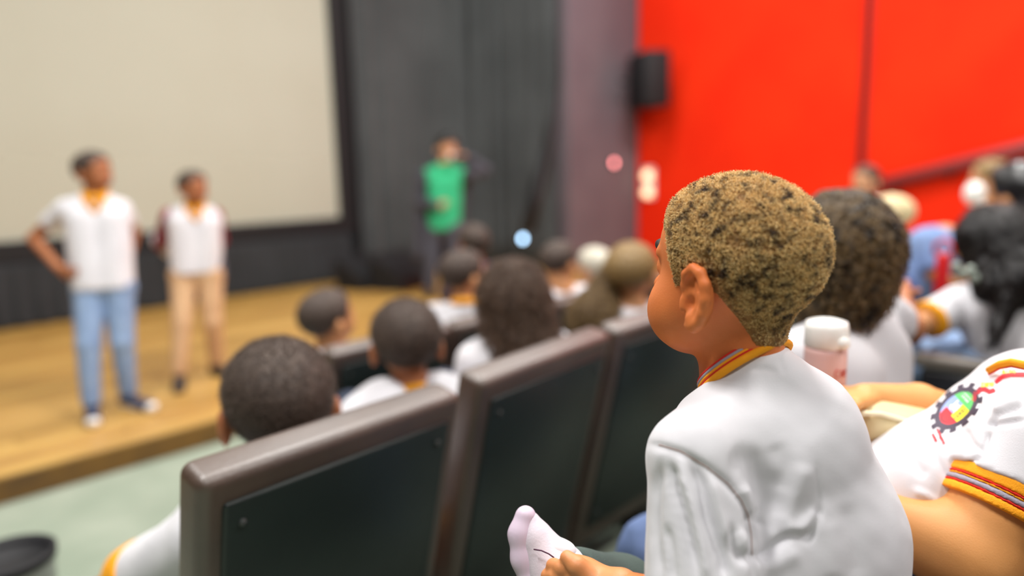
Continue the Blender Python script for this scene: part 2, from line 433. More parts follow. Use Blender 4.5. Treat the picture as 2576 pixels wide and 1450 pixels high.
def theatre_seat(xl, y, z, rz, label, group, left_arm=False, right_arm=True):
    """xl: left end of the top rear edge"""
    cx = xl+SW/2*math.cos(rz); cy = y+SW/2*math.sin(rz)
    e = empty('theatre_seat', (cx, cy, z), label, 'seat', group, rz)
    def add(n, me):
        o = bpy.data.objects.new(n, me); C.objects.link(o); o.parent = e; return o
    for n in ('back_pad', 'back_panel', 'seat_cushion', 'seat_pan'):
        o = add(n, SEAT[n][0])
        if n == 'back_panel':
            for s in SEAT['screws']:
                q = bpy.data.objects.new('screw', s); C.objects.link(q); q.parent = o
    for on, x in ((left_arm, -(SW/2+.01)), (right_arm, SW/2+.01)):
        if on:
            o = add('armrest', ARM); o.location = (x, 0, 0); o2 = add('armrest_side', ARMS); o2.location = (x, 0, 0)
    return e
GA, GB, GC = 'seats of the row in front of the boy', 'seats of the row two ahead of the boy', 'seats of the row the boy sits in'
theatre_seat(.362, .966, .15, .05, 'brown leather theatre seat with dark green back, nearest one at the aisle', GA)
theatre_seat(.948, 1.012, .15, .10, 'dark-backed theatre seat directly left of the boy, second along the front row', GA, right_arm=False)
theatre_seat(1.487, 1.064, .15, .01, 'dark-backed theatre seat whose top meets the face of the boy', GA)
theatre_seat(2.01, 1.07, .15, .0, 'theatre seat in the front row hidden behind the head of the boy', GA)
theatre_seat(2.54, 1.07, .15, .0, 'theatre seat in the front row just beyond the boy', GA)
theatre_seat(3.07, 1.07, .15, .0, 'dark theatre seat in front of the lounging person in blue jeans', GA)
theatre_seat(1.19, 1.97, 0, 0, 'theatre seat at the aisle end behind the boy with the yellow collar', GB)
theatre_seat(1.72, 1.97, 0, 0, 'theatre seat between yellow collar boy and curly brown haired girl', GB)
theatre_seat(2.25, 1.97, 0, 0, 'theatre seat below the small boy with broad white shoulders', GB)
theatre_seat(2.78, 1.97, 0, 0, 'theatre seat beside the blond ponytail girl', GB)
theatre_seat(.50, -.08, .25, 0, 'theatre seat the boy with golden hair sits on', GC, True)
theatre_seat(1.03, -.10, .25, 0, 'theatre seat the reclining person with the gear emblem sits on', GC)
theatre_seat(1.575, -.06, .25, 0, 'theatre seat of the dark curly haired child', GC, right_arm=False)
theatre_seat(2.37, -.04, .25, .0, 'theatre seat with grey armrest of the long black haired girl', GC, True)

# ================================================================== people
SKIN = {}
def skin(name, c, c2, sss=0):
    return mat('skin_'+name, c, .52, c2, 14, .06, 500, spec=.4, sss=sss)
S_BROWN = skin('brown', 'b0704a', 'a66743'); S_TAN = skin('tan', 'c98f62', 'c08658'); S_LIGHT = skin('light', 'd9a27c', 'cf9670')
S_DARK = skin('deep', '8a5334', '81492c')
M_white = mat('white_jersey', 'dddce1', .9, 'd7d6dc', 5, .12, 900, sheen=.2)
M_yellow = mat('yellow_rib', 'f0a20a', .8, bump=.2, bscale=500)
def frame(yaw, pitch=0, roll=0):
    """columns: right, forward, up"""
    f = np.array([math.cos(yaw), math.sin(yaw), 0]); r = np.array([math.sin(yaw), -math.cos(yaw), 0]); u = np.array([0, 0, 1.0])
    f2 = f*math.cos(pitch)+u*math.sin(pitch); u2 = u*math.cos(pitch)-f*math.sin(pitch)
    r2 = r*math.cos(roll)+u2*math.sin(roll); u3 = u2*math.cos(roll)-r*math.sin(roll)
    return np.stack([r2, f2, u3], 1)
def head_sdf(c, M, s=1.0, k=(1, 1, 1), ears=True, earz=-.012, fine=False, cheek=1.0, ear_s=1.0, cran=(.092, -.018)):
    k = np.array(k, float); S = SDF()
    T = lambda p: np.asarray(c)+M @ (np.array(p, float)*k*s)
    E = lambda p, r, kk=.015, op='u': S.ell(T(p), np.array(r)*k*s, M, kk*s, op)
    Cp = lambda a, b, ra, rb, kk=.01, op='u': S.cap(T(a), T(b), ra*s, rb*s, kk*s, op)
    E((0, cran[1], .024), (.074, cran[0], .074)); E((0, .012, .03), (.066, .072, .062), .03)
    E((0, .026, -.040), (.052*cheek, .050, .056), .03)
    E((0, .052, -.073), (.022, .022, .018), .02)
    for x in (-1, 1): E((x*.034*cheek, .048, -.036), (.025, .027, .028), .022)
    E((0, .078, -.048), (.022, .014, .018), .012)
    Cp((0, .080, .010), (0, .094, -.020), .007, .0095, .012); E((0, .099, -.024), (.010, .011, .009), .006)
    for x in (-1, 1):
        E((x*.011, .090, -.027), (.008, .009, .0065), .004)
        E((x*.031, .088, .004), (.017, .014, .012), .010, 's'); E((x*.030, .069, .003), (.0135, .0135, .0135), .003)
        Cp((x*.014, .082, .021), (x*.046, .070, .020), .0055, .004, .010)
        if fine: E((x*.006, .097, -.0335), (.003, .004, .003), .002, 's')
    E((0, .0905, -.0455), (.0175, .007, .0048), .003); E((0, .0895, -.0545), (.0155, .007, .0055), .003)
    E((0, .104, -.0498), (.024, .010, .0012), .0015, 's')
    if ears:
        for x in (-1, 1):
            if not fine:
                E((x*.085, -.012, earz-.010), (.012, .018, .033), .006); E((x*.098, -.002, earz-.006), (.008, .009, .019), .003, 's'); continue
            B = np.array([x*.0715, -.006, earz]); D = SDF(); q_ = ear_s; K_ = k*s*q_
            def e(y, z, o): return T(B+np.array([x*(.002+o*.85), y, z])*q_)
            D.ell(e(-.003, 0, .0045), np.array([.0055, .0150, .0255])*K_, M, .003*q_)
            hel = [(.0125, .001, .004), (.0145, .011, .005), (.0115, .022, .008), (.002, .0285, .011), (-.008, .0255, .0145), (-.0145, .0155, .0165), (-.016, .003, .0165), (-.0130, -.010, .014), (-.007, -.019, .010), (.001, -.0245, .006), (.0075, -.0250, .004)]
            D.chain([e(*v) for v in hel], [v*s*q_ for v in (.0030, .0037, .0042, .0047, .0050, .0052, .0052, .0054, .0060, .0062, .0052)], .003*s)
            D.ell(e(.004, -.004, .0150), np.array([.0085, .0075, .0095])*K_, M, .002, 's')
            D.ell(e(.003, .0135, .0150), np.array([.0065, .0055, .0085])*K_, M, .002, 's')
            D.chain([e(-.0035, .016, .0095), e(-.0075, .005, .0110), e(-.0055, -.008, .0100), e(-.0005, -.0145, .0080)], [.0034*s*q_]*4, .003*s)
            D.cap(e(.0145, -.002, .004), e(.0140, -.009, .005), .0045*s*q_, .0045*s*q_, .003*s)
            D.cap(e(.004, -.0175, .0065), e(.001, -.022, .0065), .0062*s*q_, .0066*s*q_, .003*s)
            S.join(D, .004*s)
    return S, T
def hairline(P, c, M, s, k, low_nape=-.060, side=.002, front=.062):
    q = ((P-c) @ M)/(np.array(k)*s); y, z = q[:, 1], q[:, 2]
    zh = np.interp(y, [-.08, -.050, -.030, -.022, .006, .032, .040, .052, .062, .075, .1], [low_nape, low_nape+.006, low_nape*.45, -.012, side, side, .022, .045, front-.008, front, front+.004])
    return (z-zh)*s, q
def hair_shell(head, c, M, s, k, t=.008, noise=.0015, freq=260, voff=.006, grow=.003, **hk):
    S = SDF(); S.lo = head.lo.copy()-.01; S.hi = head.hi.copy()+.02
    def f(P, d):
        h, q = hairline(P, c, M, s, k, **hk)
        th = t*sstep(-.002, .03, h)+grow*sstep(-.006, .004, h)-.004*(1-sstep(-.008, .001, h))
        return head.val(P)-th-noise*wav(P, freq, 3)*sstep(0, .02, h)
    return S.fn(f).cut(c+M @ np.array([0, 0, -.110*s]), -M[:, 2])
def strands(name, root_o, P, N, M_h, length, n=7, curl=.0, freq=2.0, lean=0.3, rad=.00035, seed=1, droop=None, lvar=.4, tip=.6):
    """hair strands growing from points P along N; helix of radius curl"""
    r = np.random.default_rng(seed); m = len(P)
    if m == 0: return None
    L = length*(1-lvar*r.random(m)) if np.isscalar(length) else length*(1-lvar*r.random(m))
    D = N+lean*r.normal(size=(m, 3)); D /= np.linalg.norm(D, axis=1)[:, None]
    u = np.cross(D, r.normal(size=(m, 3))); u /= np.linalg.norm(u, axis=1)[:, None]; v = np.cross(D, u)
    ph = r.uniform(0, 6.28, m); t = np.linspace(0, 1, n)
    fr = freq*r.uniform(.7, 1.3, m)
    X = P[:, None]+D[:, None]*(L[:, None]*t)[:, :, None]
    if droop is not None: X = X+np.array(droop)[None, None]*((L[:, None]*t**2)[:, :, None])
    cr = curl*np.minimum(t*3, 1); a = ph[:, None]+fr[:, None]*t*6.283
    X = X+u[:, None]*(cr*(np.cos(a)-np.cos(ph)[:, None]))[:, :, None]+v[:, None]*(cr*(np.sin(a)-np.sin(ph)[:, None]))[:, :, None]
    return curves_obj(name, X, np.linspace(rad, rad*tip, n), M_h, root_o)
def curves_obj(name, X, rads, M_h, parent):
    m, n = X.shape[:2]; hc = bpy.data.hair_curves.new(name); hc.add_curves([n]*m)
    hc.position_data.foreach_set('vector', X.reshape(-1).astype(np.float32))
    ra = hc.attributes.get('radius') or hc.attributes.new('radius', 'FLOAT', 'POINT')
    ra.data.foreach_set('value', np.tile(rads, m).astype(np.float32))
    hc.materials.append(M_h)
    o = bpy.data.objects.new(name, hc); C.objects.link(o)
    if parent is not None: o.parent = parent; o.matrix_parent_inverse = parent.matrix_world.inverted()
    return o
def sample(me, n, seed=1):
    V, N = mesh_np(me); F = np.array([p.vertices[:] for p in me.polygons]); r = np.random.default_rng(seed)
    a = np.linalg.norm(np.cross(V[F[:, 1]]-V[F[:, 0]], V[F[:, 2]]-V[F[:, 0]]), axis=1); i = r.choice(len(F), n, p=a/a.sum())
    w_ = r.dirichlet([1, 1, 1, 1], n); P = np.einsum('nk,nkd->nd', w_, V[F[i]]); Q = np.einsum('nk,nkd->nd', w_, N[F[i]])
    return P, Q/np.linalg.norm(Q, axis=1)[:, None]
def hair_mat(name, root, tip, var, rough=.4, spots=None, sscale=60):
    M = bpy.data.materials.new('hair_'+name); M.use_nodes = True; nt = M.node_tree; b = nt.nodes['Principled BSDF']
    b.inputs['Roughness'].default_value = rough; b.inputs['Specular IOR Level'].default_value = .5
    hi = nt.nodes.new('ShaderNodeHairInfo'); mx = nt.nodes.new('ShaderNodeMix'); mx.data_type = 'RGBA'
    mx.inputs[6].default_value = lin(root); mx.inputs[7].default_value = lin(tip); nt.links.new(hi.outputs['Intercept'], mx.inputs[0])
    m2 = nt.nodes.new('ShaderNodeMix'); m2.data_type = 'RGBA'; m2.inputs[7].default_value = lin(var)
    mr = nt.nodes.new('ShaderNodeMapRange'); mr.inputs[1].default_value = .35; nt.links.new(hi.outputs['Random'], mr.inputs[0])
    mr.inputs[4].default_value = .8
    nt.links.new(mr.outputs[0], m2.inputs[0]); nt.links.new(mx.outputs[2], m2.inputs[6])
    out = m2.outputs[2]
    if spots:
        tc = nt.nodes.new('ShaderNodeTexCoord'); n = nt.nodes.new('ShaderNodeTexNoise'); n.inputs['Scale'].default_value = sscale; n.inputs['Detail'].default_value = 2
        nt.links.new(tc.outputs['Object'], n.inputs[0]); r = nt.nodes.new('ShaderNodeMapRange'); r.inputs[1].default_value = .50; r.inputs[2].default_value = .66
        nt.links.new(n.outputs[0], r.inputs[0]); m3 = nt.nodes.new('ShaderNodeMix'); m3.data_type = 'RGBA'; m3.inputs[7].default_value = lin(spots)
        nt.links.new(r.outputs[0], m3.inputs[0]); nt.links.new(out, m3.inputs[6]); out = m3.outputs[2]
    nt.links.new(out, b.inputs['Base Color']); return M
HS_DARK = mat('hair_short_dark', '3c302a', .6, '4e4037', 60, .4, 260, spec=.4); HC_DARK = hair_mat('dark', '32261f', '6e5b4e', '4c3e35')
def hand_sdf(S, wr, d, nrm, s=1.0, curl=.5, side=1):
    """palm and five separate fingers; d: direction of the hand, nrm: out of its back"""
    d = np.array(d, float); d /= np.linalg.norm(d); nrm = np.array(nrm, float); nrm -= d*(nrm@d); nrm /= np.linalg.norm(nrm); w_ = np.cross(d, nrm)*side
    pal = wr+d*.035*s
    for o in (-.026, -.009, .009, .026): S.cap(wr+d*.008*s+w_*o*.6*s, wr+d*.066*s+w_*o*s, .0125*s, .0095*s, .008)
    for i, (o, L) in enumerate(((-.030, .052), (-.010, .064), (.010, .069), (.030, .061))):
        a = wr+d*.070*s+w_*o*s; a1 = curl*.9; a2 = curl*1.9
        b = a+(d*math.cos(a1)-nrm*math.sin(a1))*L*.5*s; c_ = b+(d*math.cos(a2)-nrm*math.sin(a2))*L*.5*s
        S.cap(a, b, .0085*s, .0078*s, .002); S.cap(b, c_, .0078*s, .0065*s, .002)
    a = wr+d*.018*s+w_*.026*s; b = a+(d*.6+w_*.7-nrm*.3)*.034*s; c_ = b+(d*.9+w_*.25-nrm*.35)*.028*s
    S.cap(a, b, .0125*s, .0095*s, .006); S.cap(b, c_, .0095*s, .0078*s, .003)
def V3(*a): return np.array(a, float)
def face_details(root, T, M, s, k, h=.003):
    k = np.array(k, float)
    for x in (-1, 1):
        ey = SDF().ell(T((x*.030, .0640, .003)), np.array([.0135, .0135, .0128])*k*s, M); eo = link('eye', ey.mesh('eye', h*s), mat('eye_white', 'e6e0da', .25), root)
        ir = SDF().ell(T((x*.0295, .0735, .0025)), np.array([.0060, .0042, .0060])*k*s, M); link('iris', ir.mesh('iris', .0018*s), mat('iris_dark', (.012, .007, .005), .2), eo)
        eb = SDF().chain([T((x*.014, .0845, .0225)), T((x*.030, .0805, .027)), T((x*.045, .069, .0225))], [.0032*s, .0034*s, .002*s]); link('eyebrow', eb.mesh('eyebrow', .0024*s), mat('eyebrow_dark', '2a1d17', .7), root)
    lp = SDF().ell(T((0, .0920, -.0455)), np.array([.0165, .0068, .0040])*k*s, M, .002).ell(T((0, .0910, -.0545)), np.array([.0145, .0068, .0047])*k*s, M, .002)
    link('lips', lp.mesh('lips', .0024*s), mat('lip_skin', '9c5346', .5), root)
def shoe_sdf(ank, toe, s=1.0, floor=None):
    S = SDF(); ank = np.array(ank); toe = np.array(toe); f = toe-ank; f[2] = 0; f /= np.linalg.norm(f); z0 = floor
    heel = ank-f*.03*s; heel = V3(heel[0], heel[1], z0+.035*s); t = V3(toe[0], toe[1], z0+.026*s)
    S.cap(heel, t, .034*s, .030*s); S.cap(heel+V3(0, 0, .0), V3(ank[0], ank[1], z0+.075*s), .034*s, .034*s, .02); S.cap(t-f*.03*s-V3(0,0,.003), t-f*.005*s, .038*s, .034*s, .02)
    return S.cut(V3(0, 0, z0+.010), V3(0, 0, -1)).cut(V3(0, 0, z0+.095*s), V3(0, 0, 1)), heel, t
def person(label, J, hd, s=1.0, sk=S_BROWN, shirt=M_white, trousers=None, collar='ring', hair='short', hairk={}, vox=.009, sleeve=.62, cuff=None, shoes=None, hem=None, jacket=None, group=None, k=(1, 1, 1), body_w=1.0, cat='person', sleeveM=None, name='person', face=False):
    """J: joints in the world; hd: head frame"""
    g = lambda n: np.array(J[n], float)
    c = g('head'); rt = g('sr')-g('sl'); rt /= np.linalg.norm(rt)
    root = empty(name, ((g('hl')+g('hr'))/2)*[1, 1, 0]+V3(0, 0, J['floor']), label, cat, group)
    H, T = head_sdf(c, hd, s, k)
    B = SDF().join(H)
    neck = g('neck'); B.cap(T((0, -.024, -.05)), neck, .040*s*body_w, .046*s*body_w, .02*s)
    hip = (g('hl')+g('hr'))/2; ch = neck*.72+hip*.28; w1 = .055*s*body_w
    tors = lambda Q, e, kk=.03: [Q.cap(hip+rt*x*w1*.9, ch+rt*x*w1*1.15, .088*s*body_w+e, .082*s*body_w+e, kk) for x in (-1, 1)]
    tors(B, 0)
    for q in ('l', 'r'):
        S_, E_, W_ = g('s'+q), g('e'+q), g('w'+q)
        B.cap(neck, S_, .042*s, .044*s, .03); B.chain([S_, E_, W_], [.040*s, .032*s, .024*s], .008)
        hd_ = J.get('hd'+q, W_-E_); hand_sdf(B, W_, hd_, J.get('hn'+q, V3(0, 0, 1)), .88*s, J.get('curl', .5), 1 if q == 'r' else -1)
        if 'k'+q in J:
            B.chain([g('h'+q), g('k'+q), g('a'+q)], [.068*s, .046*s, .032*s], .01)
            if shoes is None and 't'+q in J:
                a_ = g('a'+q)*[1, 1, 0]+V3(0, 0, J['floor']+.034); B.cap(a_, g('t'+q)*[1, 1, 0]+V3(0, 0, J['floor']+.030), .034, .030, .01); B.cap(g('a'+q), a_, .032*s, .032, .01)
    me = B.mesh('body', vox*s); body = link('body', me, sk, root)
    if J.get('stand') or face: face_details(root, T, hd, s, k)
    # shirt
    Sh = SDF(); tors(Sh, .014*s)
    for x in (-1, 1):
        q = 'r' if x > 0 else 'l'; S_, E_ = g('s'+q), g('e'+q); Sh.cap(neck-V3(0, 0, .012*s), S_, .048*s, .054*s, .035)
        A = SDF().cap(S_, E_, .058*s, .050*s); d = E_-S_; A.cut(S_+d*sleeve, d)
        if sleeveM is None: Sh.join(A, .015)
        else:
            A.lo = np.minimum(S_, E_)-.07; A.hi = np.maximum(S_, E_)+.07
            if sleeve > 1: A = SDF().chain([S_, E_, g('w'+q)], [.058*s, .048*s, .038*s], .01)
            link('sleeve', A.mesh('sleeve', vox), sleeveM, root)
        if cuff is not None:
            Cc = SDF().cap(S_, E_, .060*s, .054*s); Cc.cut(S_+d*sleeve*1.02, d).cut(S_+d*(sleeve-.12), -d)
            link('cuff', Cc.mesh('cuff', vox*.8), cuff, root)
    hz_ = hip-V3(0, 0, .03*s) if hem is None else np.array(hem); Sh.cut(hz_, V3(0, 0, -1))
    Sh.fn(lambda P, d: d-.0035*s*wav(P*[1, 1, .45], 42/s, 5))
    sm = Sh.mesh('shirt', vox*s); so = link('shirt', sm, shirt, root)
    fwd = np.cross(V3(0, 0, 1), rt)
    if collar:
        up = (T((0, 0, 0))-neck); up /= np.linalg.norm(up); pts = []
        for i in range(25):
            a = 2*PI*i/24; f_ = math.cos(a); pts.append(neck+(fwd*f_*(.058 if f_ < 0 else .066)+rt*math.sin(a)*.060)*s+up*(.016-.030*max(f_, 0)+.012*max(-f_, 0))*s+fwd*0)
        Q = SDF(); Q.chain(pts, [.0085*s]*25, .004); Q.chain([p+up*.014*s-(p-neck)*.12 for p in pts], [.007*s]*25, .008)
        if collar == 'v':
            tip = neck+fwd*.098*s-V3(0, 0, .085*s)
            for x in (-1, 1): Q.chain([neck+rt*x*.052*s+fwd*.03*s, neck+rt*x*.034*s+fwd*.080*s-V3(0, 0, .035*s), tip], [.010*s, .013*s, .008*s], .006)
        link('collar', Q.mesh('collar', .006*s), M_yellow, root)
    if trousers is not None:
        for_ = SDF()
        for q in ('l', 'r'):
            for_.chain([g('h'+q), g('k'+q), g('a'+q)], [.083*s, .060*s, .046*s], .012)
        for_.cap(g('hl'), g('hr'), .088*s, .088*s, .02)
        if 'floor' in J and J.get('stand'): for_.cut(g('al')+V3(0, 0, -.02), V3(0, 0, -1))
        for_.fn(lambda P, d: d-.003*s*wav(P*[1, 1, .6], 50/s, 8))
        link('trousers', for_.mesh('trousers', vox*s), trousers, root)
    if shoes is not None:
        for q in ('l', 'r'):
            Z, heel, t = shoe_sdf(g('a'+q), g('t'+q), s, J['floor'])
            sh = link('shoe', Z.mesh('shoe', .006), shoes[0], root)
            sl = SDF().cap(heel-V3(0, 0, .012), t-V3(0, 0, .008), .037*s, .035*s).cut(V3(0, 0, J['floor']+.018), V3(0, 0, 1)).cut(V3(0, 0, J['floor']+.001), V3(0, 0, -1))
            link('sole', sl.mesh('sole', .005), shoes[1], sh)
            if len(shoes) > 2:
                tc = SDF().ell(t+(t-heel)*.06+V3(0, 0, .004), (.034*s, .034*s, .024*s)); link('toe_cap', tc.mesh('toe_cap', .005), shoes[2], sh)
    if hair == 'short':
        hs = hair_shell(head_sdf(c, hd, s, k, ears=False)[0], c, hd, s, k, **{**dict(t=.0055*s, low_nape=-.078), **{a: b for a, b in hairk.items() if a not in ('M', 'n', 'len', 'MC')}})
        hm = hs.mesh('hair', .0055*s); ho = link('hair', hm, hairk.get('M', HS_DARK), root)
        P, N = sample(hm, hairk.get('n', 2500)); h, _ = hairline(P, c, hd, s, k); ok = h > .012*s
        strands('hair_strands', ho, P[ok], N[ok], hairk.get('MC', HC_DARK), hairk.get('len', .0045)*s, n=4, curl=.0008, freq=1, lean=1.1, rad=.0006)
    return dict(root=root, body=body, shirt=so, H=H, T=T, c=c, M=hd, s=s)
def sit(head, yaw, s=1.0, floor=0.0, lean=0.0, body_yaw=None, side=0.0, arms='lap', hipz=None):
    """joints of a seated figure whose head is at `head`; lean: how far the head is ahead of the hips"""
    by = yaw if body_yaw is None else body_yaw; M = frame(by); r, f, u = M[:, 0], M[:, 1], M[:, 2]; h = np.array(head, float)
    neck = h-u*.135*s-f*.030*s; hip = neck-f*lean-r*side; hip[2] = floor+.53 if hipz is None else hipz
    J = dict(head=h, neck=neck, floor=floor)
    for q, x in (('l', -1), ('r', 1)):
        S_ = neck+r*x*.132*s-u*.040*s; J['s'+q] = S_; J['h'+q] = hip+r*x*.075*s
        E_ = S_-u*.20*s+f*(.05+lean*.2)*s+r*x*.035*s; J['e'+q] = E_
        W_ = E_+f*.17*s-r*x*.06*s-u*.035*s; J['w'+q] = W_; J['hn'+q] = u
        K = hip+r*x*.10*s+f*.37*s+u*.0; J['k'+q] = K; A = K+f*.02; A[2] = floor+.10; J['a'+q] = A; J['t'+q] = A+f*.13*s
    return J

# ---- children seated ahead of the boy (each head placed where it is seen, at its distance)
D90 = PI/2; deg = math.radians
M_jeans = mat('light_blue_denim', '8ea6c8', .85, '7d96bb', 9, .15, 500); M_navy = mat('navy_cloth', '20283a', .85, '2a3347', 9)
M_greyp = mat('dark_grey_cloth', '3c3c46', .85, '45454f', 6)
GK = 'pupils watching from the seats'
person('child with short dark hair and protruding ears behind the nearest seat back', {**sit(at(703, 1018, 1.43), deg(82), 1.22, .15, -.12), **dict(el=at(235, 1515, 1.52), wl=at(180, 1560, 1.75), kl=at(560, 1420, 1.75), al=at(600, 1700, 1.9), tl=at(560, 1690, 2.0), kr=at(760, 1330, 1.9), ar=at(800, 1600, 2.0), tr=at(760, 1590, 2.1))}, frame(deg(66), .05), 1.24, S_BROWN, trousers=M_navy, cuff=M_yellow, group=GK, vox=.008,
       hairk=dict(n=9000, low_nape=-.075, len=.007, noise=.0007))
person('boy with short curly-topped dark hair and bright yellow collar', sit(at(1022, 862, 1.92), deg(66), 1.05, .15, .0), frame(deg(60)), 1.05, S_BROWN, trousers=M_navy, group=GK, vox=.009, hairk=dict(n=6000, low_nape=-.07, noise=.0025, t=.009, len=.008))
person('child with cropped dark hair in profile above the aisle-end seat', sit(at(828, 802, 2.62), deg(70), 1.0, 0, .05), frame(deg(0), .12), 1.02, S_TAN, trousers=M_navy, group=GK, vox=.010, hairk=dict(n=1500), collar=None)
person('child turned sideways with dark hair and orange lit face, yellow collar', sit(at(1168, 692, 2.95), deg(50), .95, 0, .02, hipz=.50), frame(deg(-5)), .98, S_TAN, trousers=M_navy, group=GK, vox=.011, hairk=dict(n=1200))
person('small boy with cropped hair and broad white shoulders, head turned sideways', sit(at(1408, 660, 3.3), deg(60), .95, 0, .02, hipz=.5), frame(deg(0)), .92, S_TAN, trousers=M_navy, group=GK, vox=.011, body_w=1.3, hairk=dict(n=1200), collar=None)
person('dark haired person seated low right in front of the presenter', sit(at(1188, 612, 4.0), deg(70), 1.0, 0, .02, hipz=.55), frame(deg(80)), 1.0, S_DARK, shirt=mat('plum_cloth', '4a3d4c', .85), trousers=M_navy, vox=.012, hairk=dict(n=1000), collar=None)
person('pale haired child in white beside the blond ponytail girl', sit(at(1494, 672, 3.9), deg(70), 1.0, 0, .02, hipz=.5), frame(deg(85)), 1.0, S_LIGHT, vox=.012, trousers=M_navy, group=GK, hairk=dict(n=900, M=mat('hair_pale', 'c9c4b4', .6), MC=hair_mat('pale', 'aaa492', 'd8d4c4', 'c9c2ac')), collar=None)
M_bl = mat('hair_brownblond', '7d6136', .5, '8f7444', 50, .4, 250); HC_BL = hair_mat('brownblond', '4e3a20', 'a58a54', '8a6d3e')
HS_BR = mat('hair_curly_brown', '3f2d21', .5, '523c2c', 60, .5, 220); HC_BR = hair_mat('curlybrown', '34251b', '6e5440', '4d3829')
def locks(parent, tops, dirs, length, n, curl, freq, Mh, rad=.0012, pts=26, seed=2, lat=.01):
    r = np.random.default_rng(seed); m = n; i = r.integers(0, len(tops), m); T_ = np.array(tops)[i]+r.normal(size=(m, 3))*lat; Dd = np.array(dirs)[i]+r.normal(size=(m, 3))*.10
    L = length*r.uniform(.7, 1.05, m); t = np.linspace(0, 1, pts); ph = r.uniform(0, 6.28, m); fr = freq*r.uniform(.8, 1.2, m)
    X = T_[:, None]+Dd[:, None]*(L[:, None]*t)[:, :, None]; a = ph[:, None]+fr[:, None]*t*6.283; e = curl*np.minimum(1, t*4)
    X[:, :, 0] += e*np.cos(a); X[:, :, 1] += e*np.sin(a)
    return curves_obj('hair_locks', X, np.linspace(rad, rad*.6, pts), Mh, parent)
# girl with long curly hair
P = person('girl with long curly brown hair falling over a white shirt', sit(at(1285, 748, 2.16), deg(70), 1.0, .15, .0), frame(deg(62)), 1.05, S_BROWN, trousers=M_navy, group=GK, vox=.010, hair=None, collar=None)
H0 = SDF(); M_ = P['M']; c0 = P['c']; u_ = V3(0, 0, 1)
H0.ell(c0+M_ @ V3(0, -.018, .028), (.088, .104, .088), M_); H0.cap(c0+M_ @ V3(0, -.055, -.01), c0+M_ @ V3(.015, -.085, -.20), .088, .115, .05); H0.cap(c0+M_ @ V3(.06, -.02, -.04), c0+M_ @ V3(.07, -.06, -.18), .045, .05, .04)
H0.fn(lambda Q, d: d-.008*wav(Q*[1, 1, .7], 105, 11)-.004*wav(Q, 210, 12)); H0.cut(c0+M_ @ V3(0, .055, 0), M_[:, 1]+.4*M_[:, 2])
hm = H0.mesh('hair', .006); ho = link('hair', hm, HS_BR, P['root']); Q, N = sample(hm, 5000)
strands('hair_strands', ho, Q, N, HC_BR, .03, n=9, curl=.006, freq=1.6, lean=.5, rad=.0012, droop=(0, 0, -.9))
# ponytail girl
P = person('girl with golden brown hair tied by a pink scrunchie, curly ponytail', sit(at(1588, 690, 2.62), deg(60), 1.0, .0, .02, hipz=.62), frame(deg(18)), 1.02, S_TAN, trousers=M_navy, group=GK, vox=.010, collar=None, hairk=dict(n=2500, M=M_bl, MC=HC_BL, t=.014, low_nape=-.045))
sc = at(1513, 716, 2.60); b0 = at(1548, 692, 2.62)
q = SDF().ell(sc, (.030, .030, .022)); q.fn(lambda Z, d: d-.003*wav(Z, 300, 2)); link('scrunchie', q.mesh('scrunchie', .004), mat('pink_fabric', 'e0407e', .8), P['root'])
q = SDF().cap(b0, sc, .055, .022); q.cap(sc, at(1497, 790, 2.58), .035, .085, .02); q.cap(at(1497, 790, 2.58), at(1490, 880, 2.58), .085, .06, .02)
q.fn(lambda Z, d: d-.007*wav(Z, 120, 4)); qm = q.mesh('ponytail', .006); po = link('ponytail', qm, mat('hair_pony', '6b5232', .55, '4c3822', 60, .5, 250), P['root']); Q, N = sample(qm, 3500)
strands('hair_strands', po, Q, N, hair_mat('pony', '4a3620', '94794c', '6b5232'), .025, n=8, curl=.005, freq=1.5, lean=.5, rad=.0011, droop=(0, 0, -.7))

# ---- people by the red wall
person('small child standing beyond the seats near the red wall seam', sit(at(2177, 455, 5.2), deg(150), 1.05, .12, .0, hipz=.72), frame(deg(165)), 1.05, S_LIGHT, vox=.013, trousers=M_navy, hairk=dict(n=600), collar=None)
person('pale blond child in white close to the denim clad person', sit(at(2238, 545, 3.9), deg(100), 1.05, .12, .0, hipz=.66), frame(deg(120)), 1.08, S_LIGHT, vox=.012, trousers=M_navy, hairk=dict(n=900, M=mat('hair_cream', 'e0cda0', .6), MC=hair_mat('cream', 'cdb88a', 'f0e2bd', 'ddc898')), collar=None)
M_denim = mat('denim_jacket', '7f98c4', .85, '6880b0', 8, .15, 400)
J = sit(at(2398, 640, 3.0), deg(60), 1.0, .12, .10); 
J.update(neck=at(2375, 600, 3.0), sl=at(2330, 612, 2.9), sr=at(2360, 600, 3.2), hl=at(2262, 735, 2.95), hr=at(2285, 735, 3.15), el=at(2350, 690, 2.85), wl=at(2405, 720, 2.85), er=at(2400, 680, 3.25), wr=at(2440, 720, 3.2))
person('person in a blue denim jacket hunched forward by the red wall', J, frame(deg(0), -.7), 1.0, S_TAN, shirt=M_denim, trousers=mat('denim_dark', '46578a', .85), vox=.011, hairk=dict(n=900), collar=None, sleeve=.95, body_w=1.25)
e = empty('red_bag', at(2372, 668, 2.75), 'bright red bag strap upright beside the denim jacket', 'bag')
child('bag_body', box_me('b', .035, .05, .20, (0, 0, -.05), .016, 3), mat('red_nylon', (.62, .005, .008), .5), e)
child('bag_handle', tube_me('h', [(0, -.03, .04), (0, -.03, .08), (0, 0, .10), (0, .03, .08), (0, .03, .04)], .008), mat('red_nylon', (.6, .01, .01), .5), e)
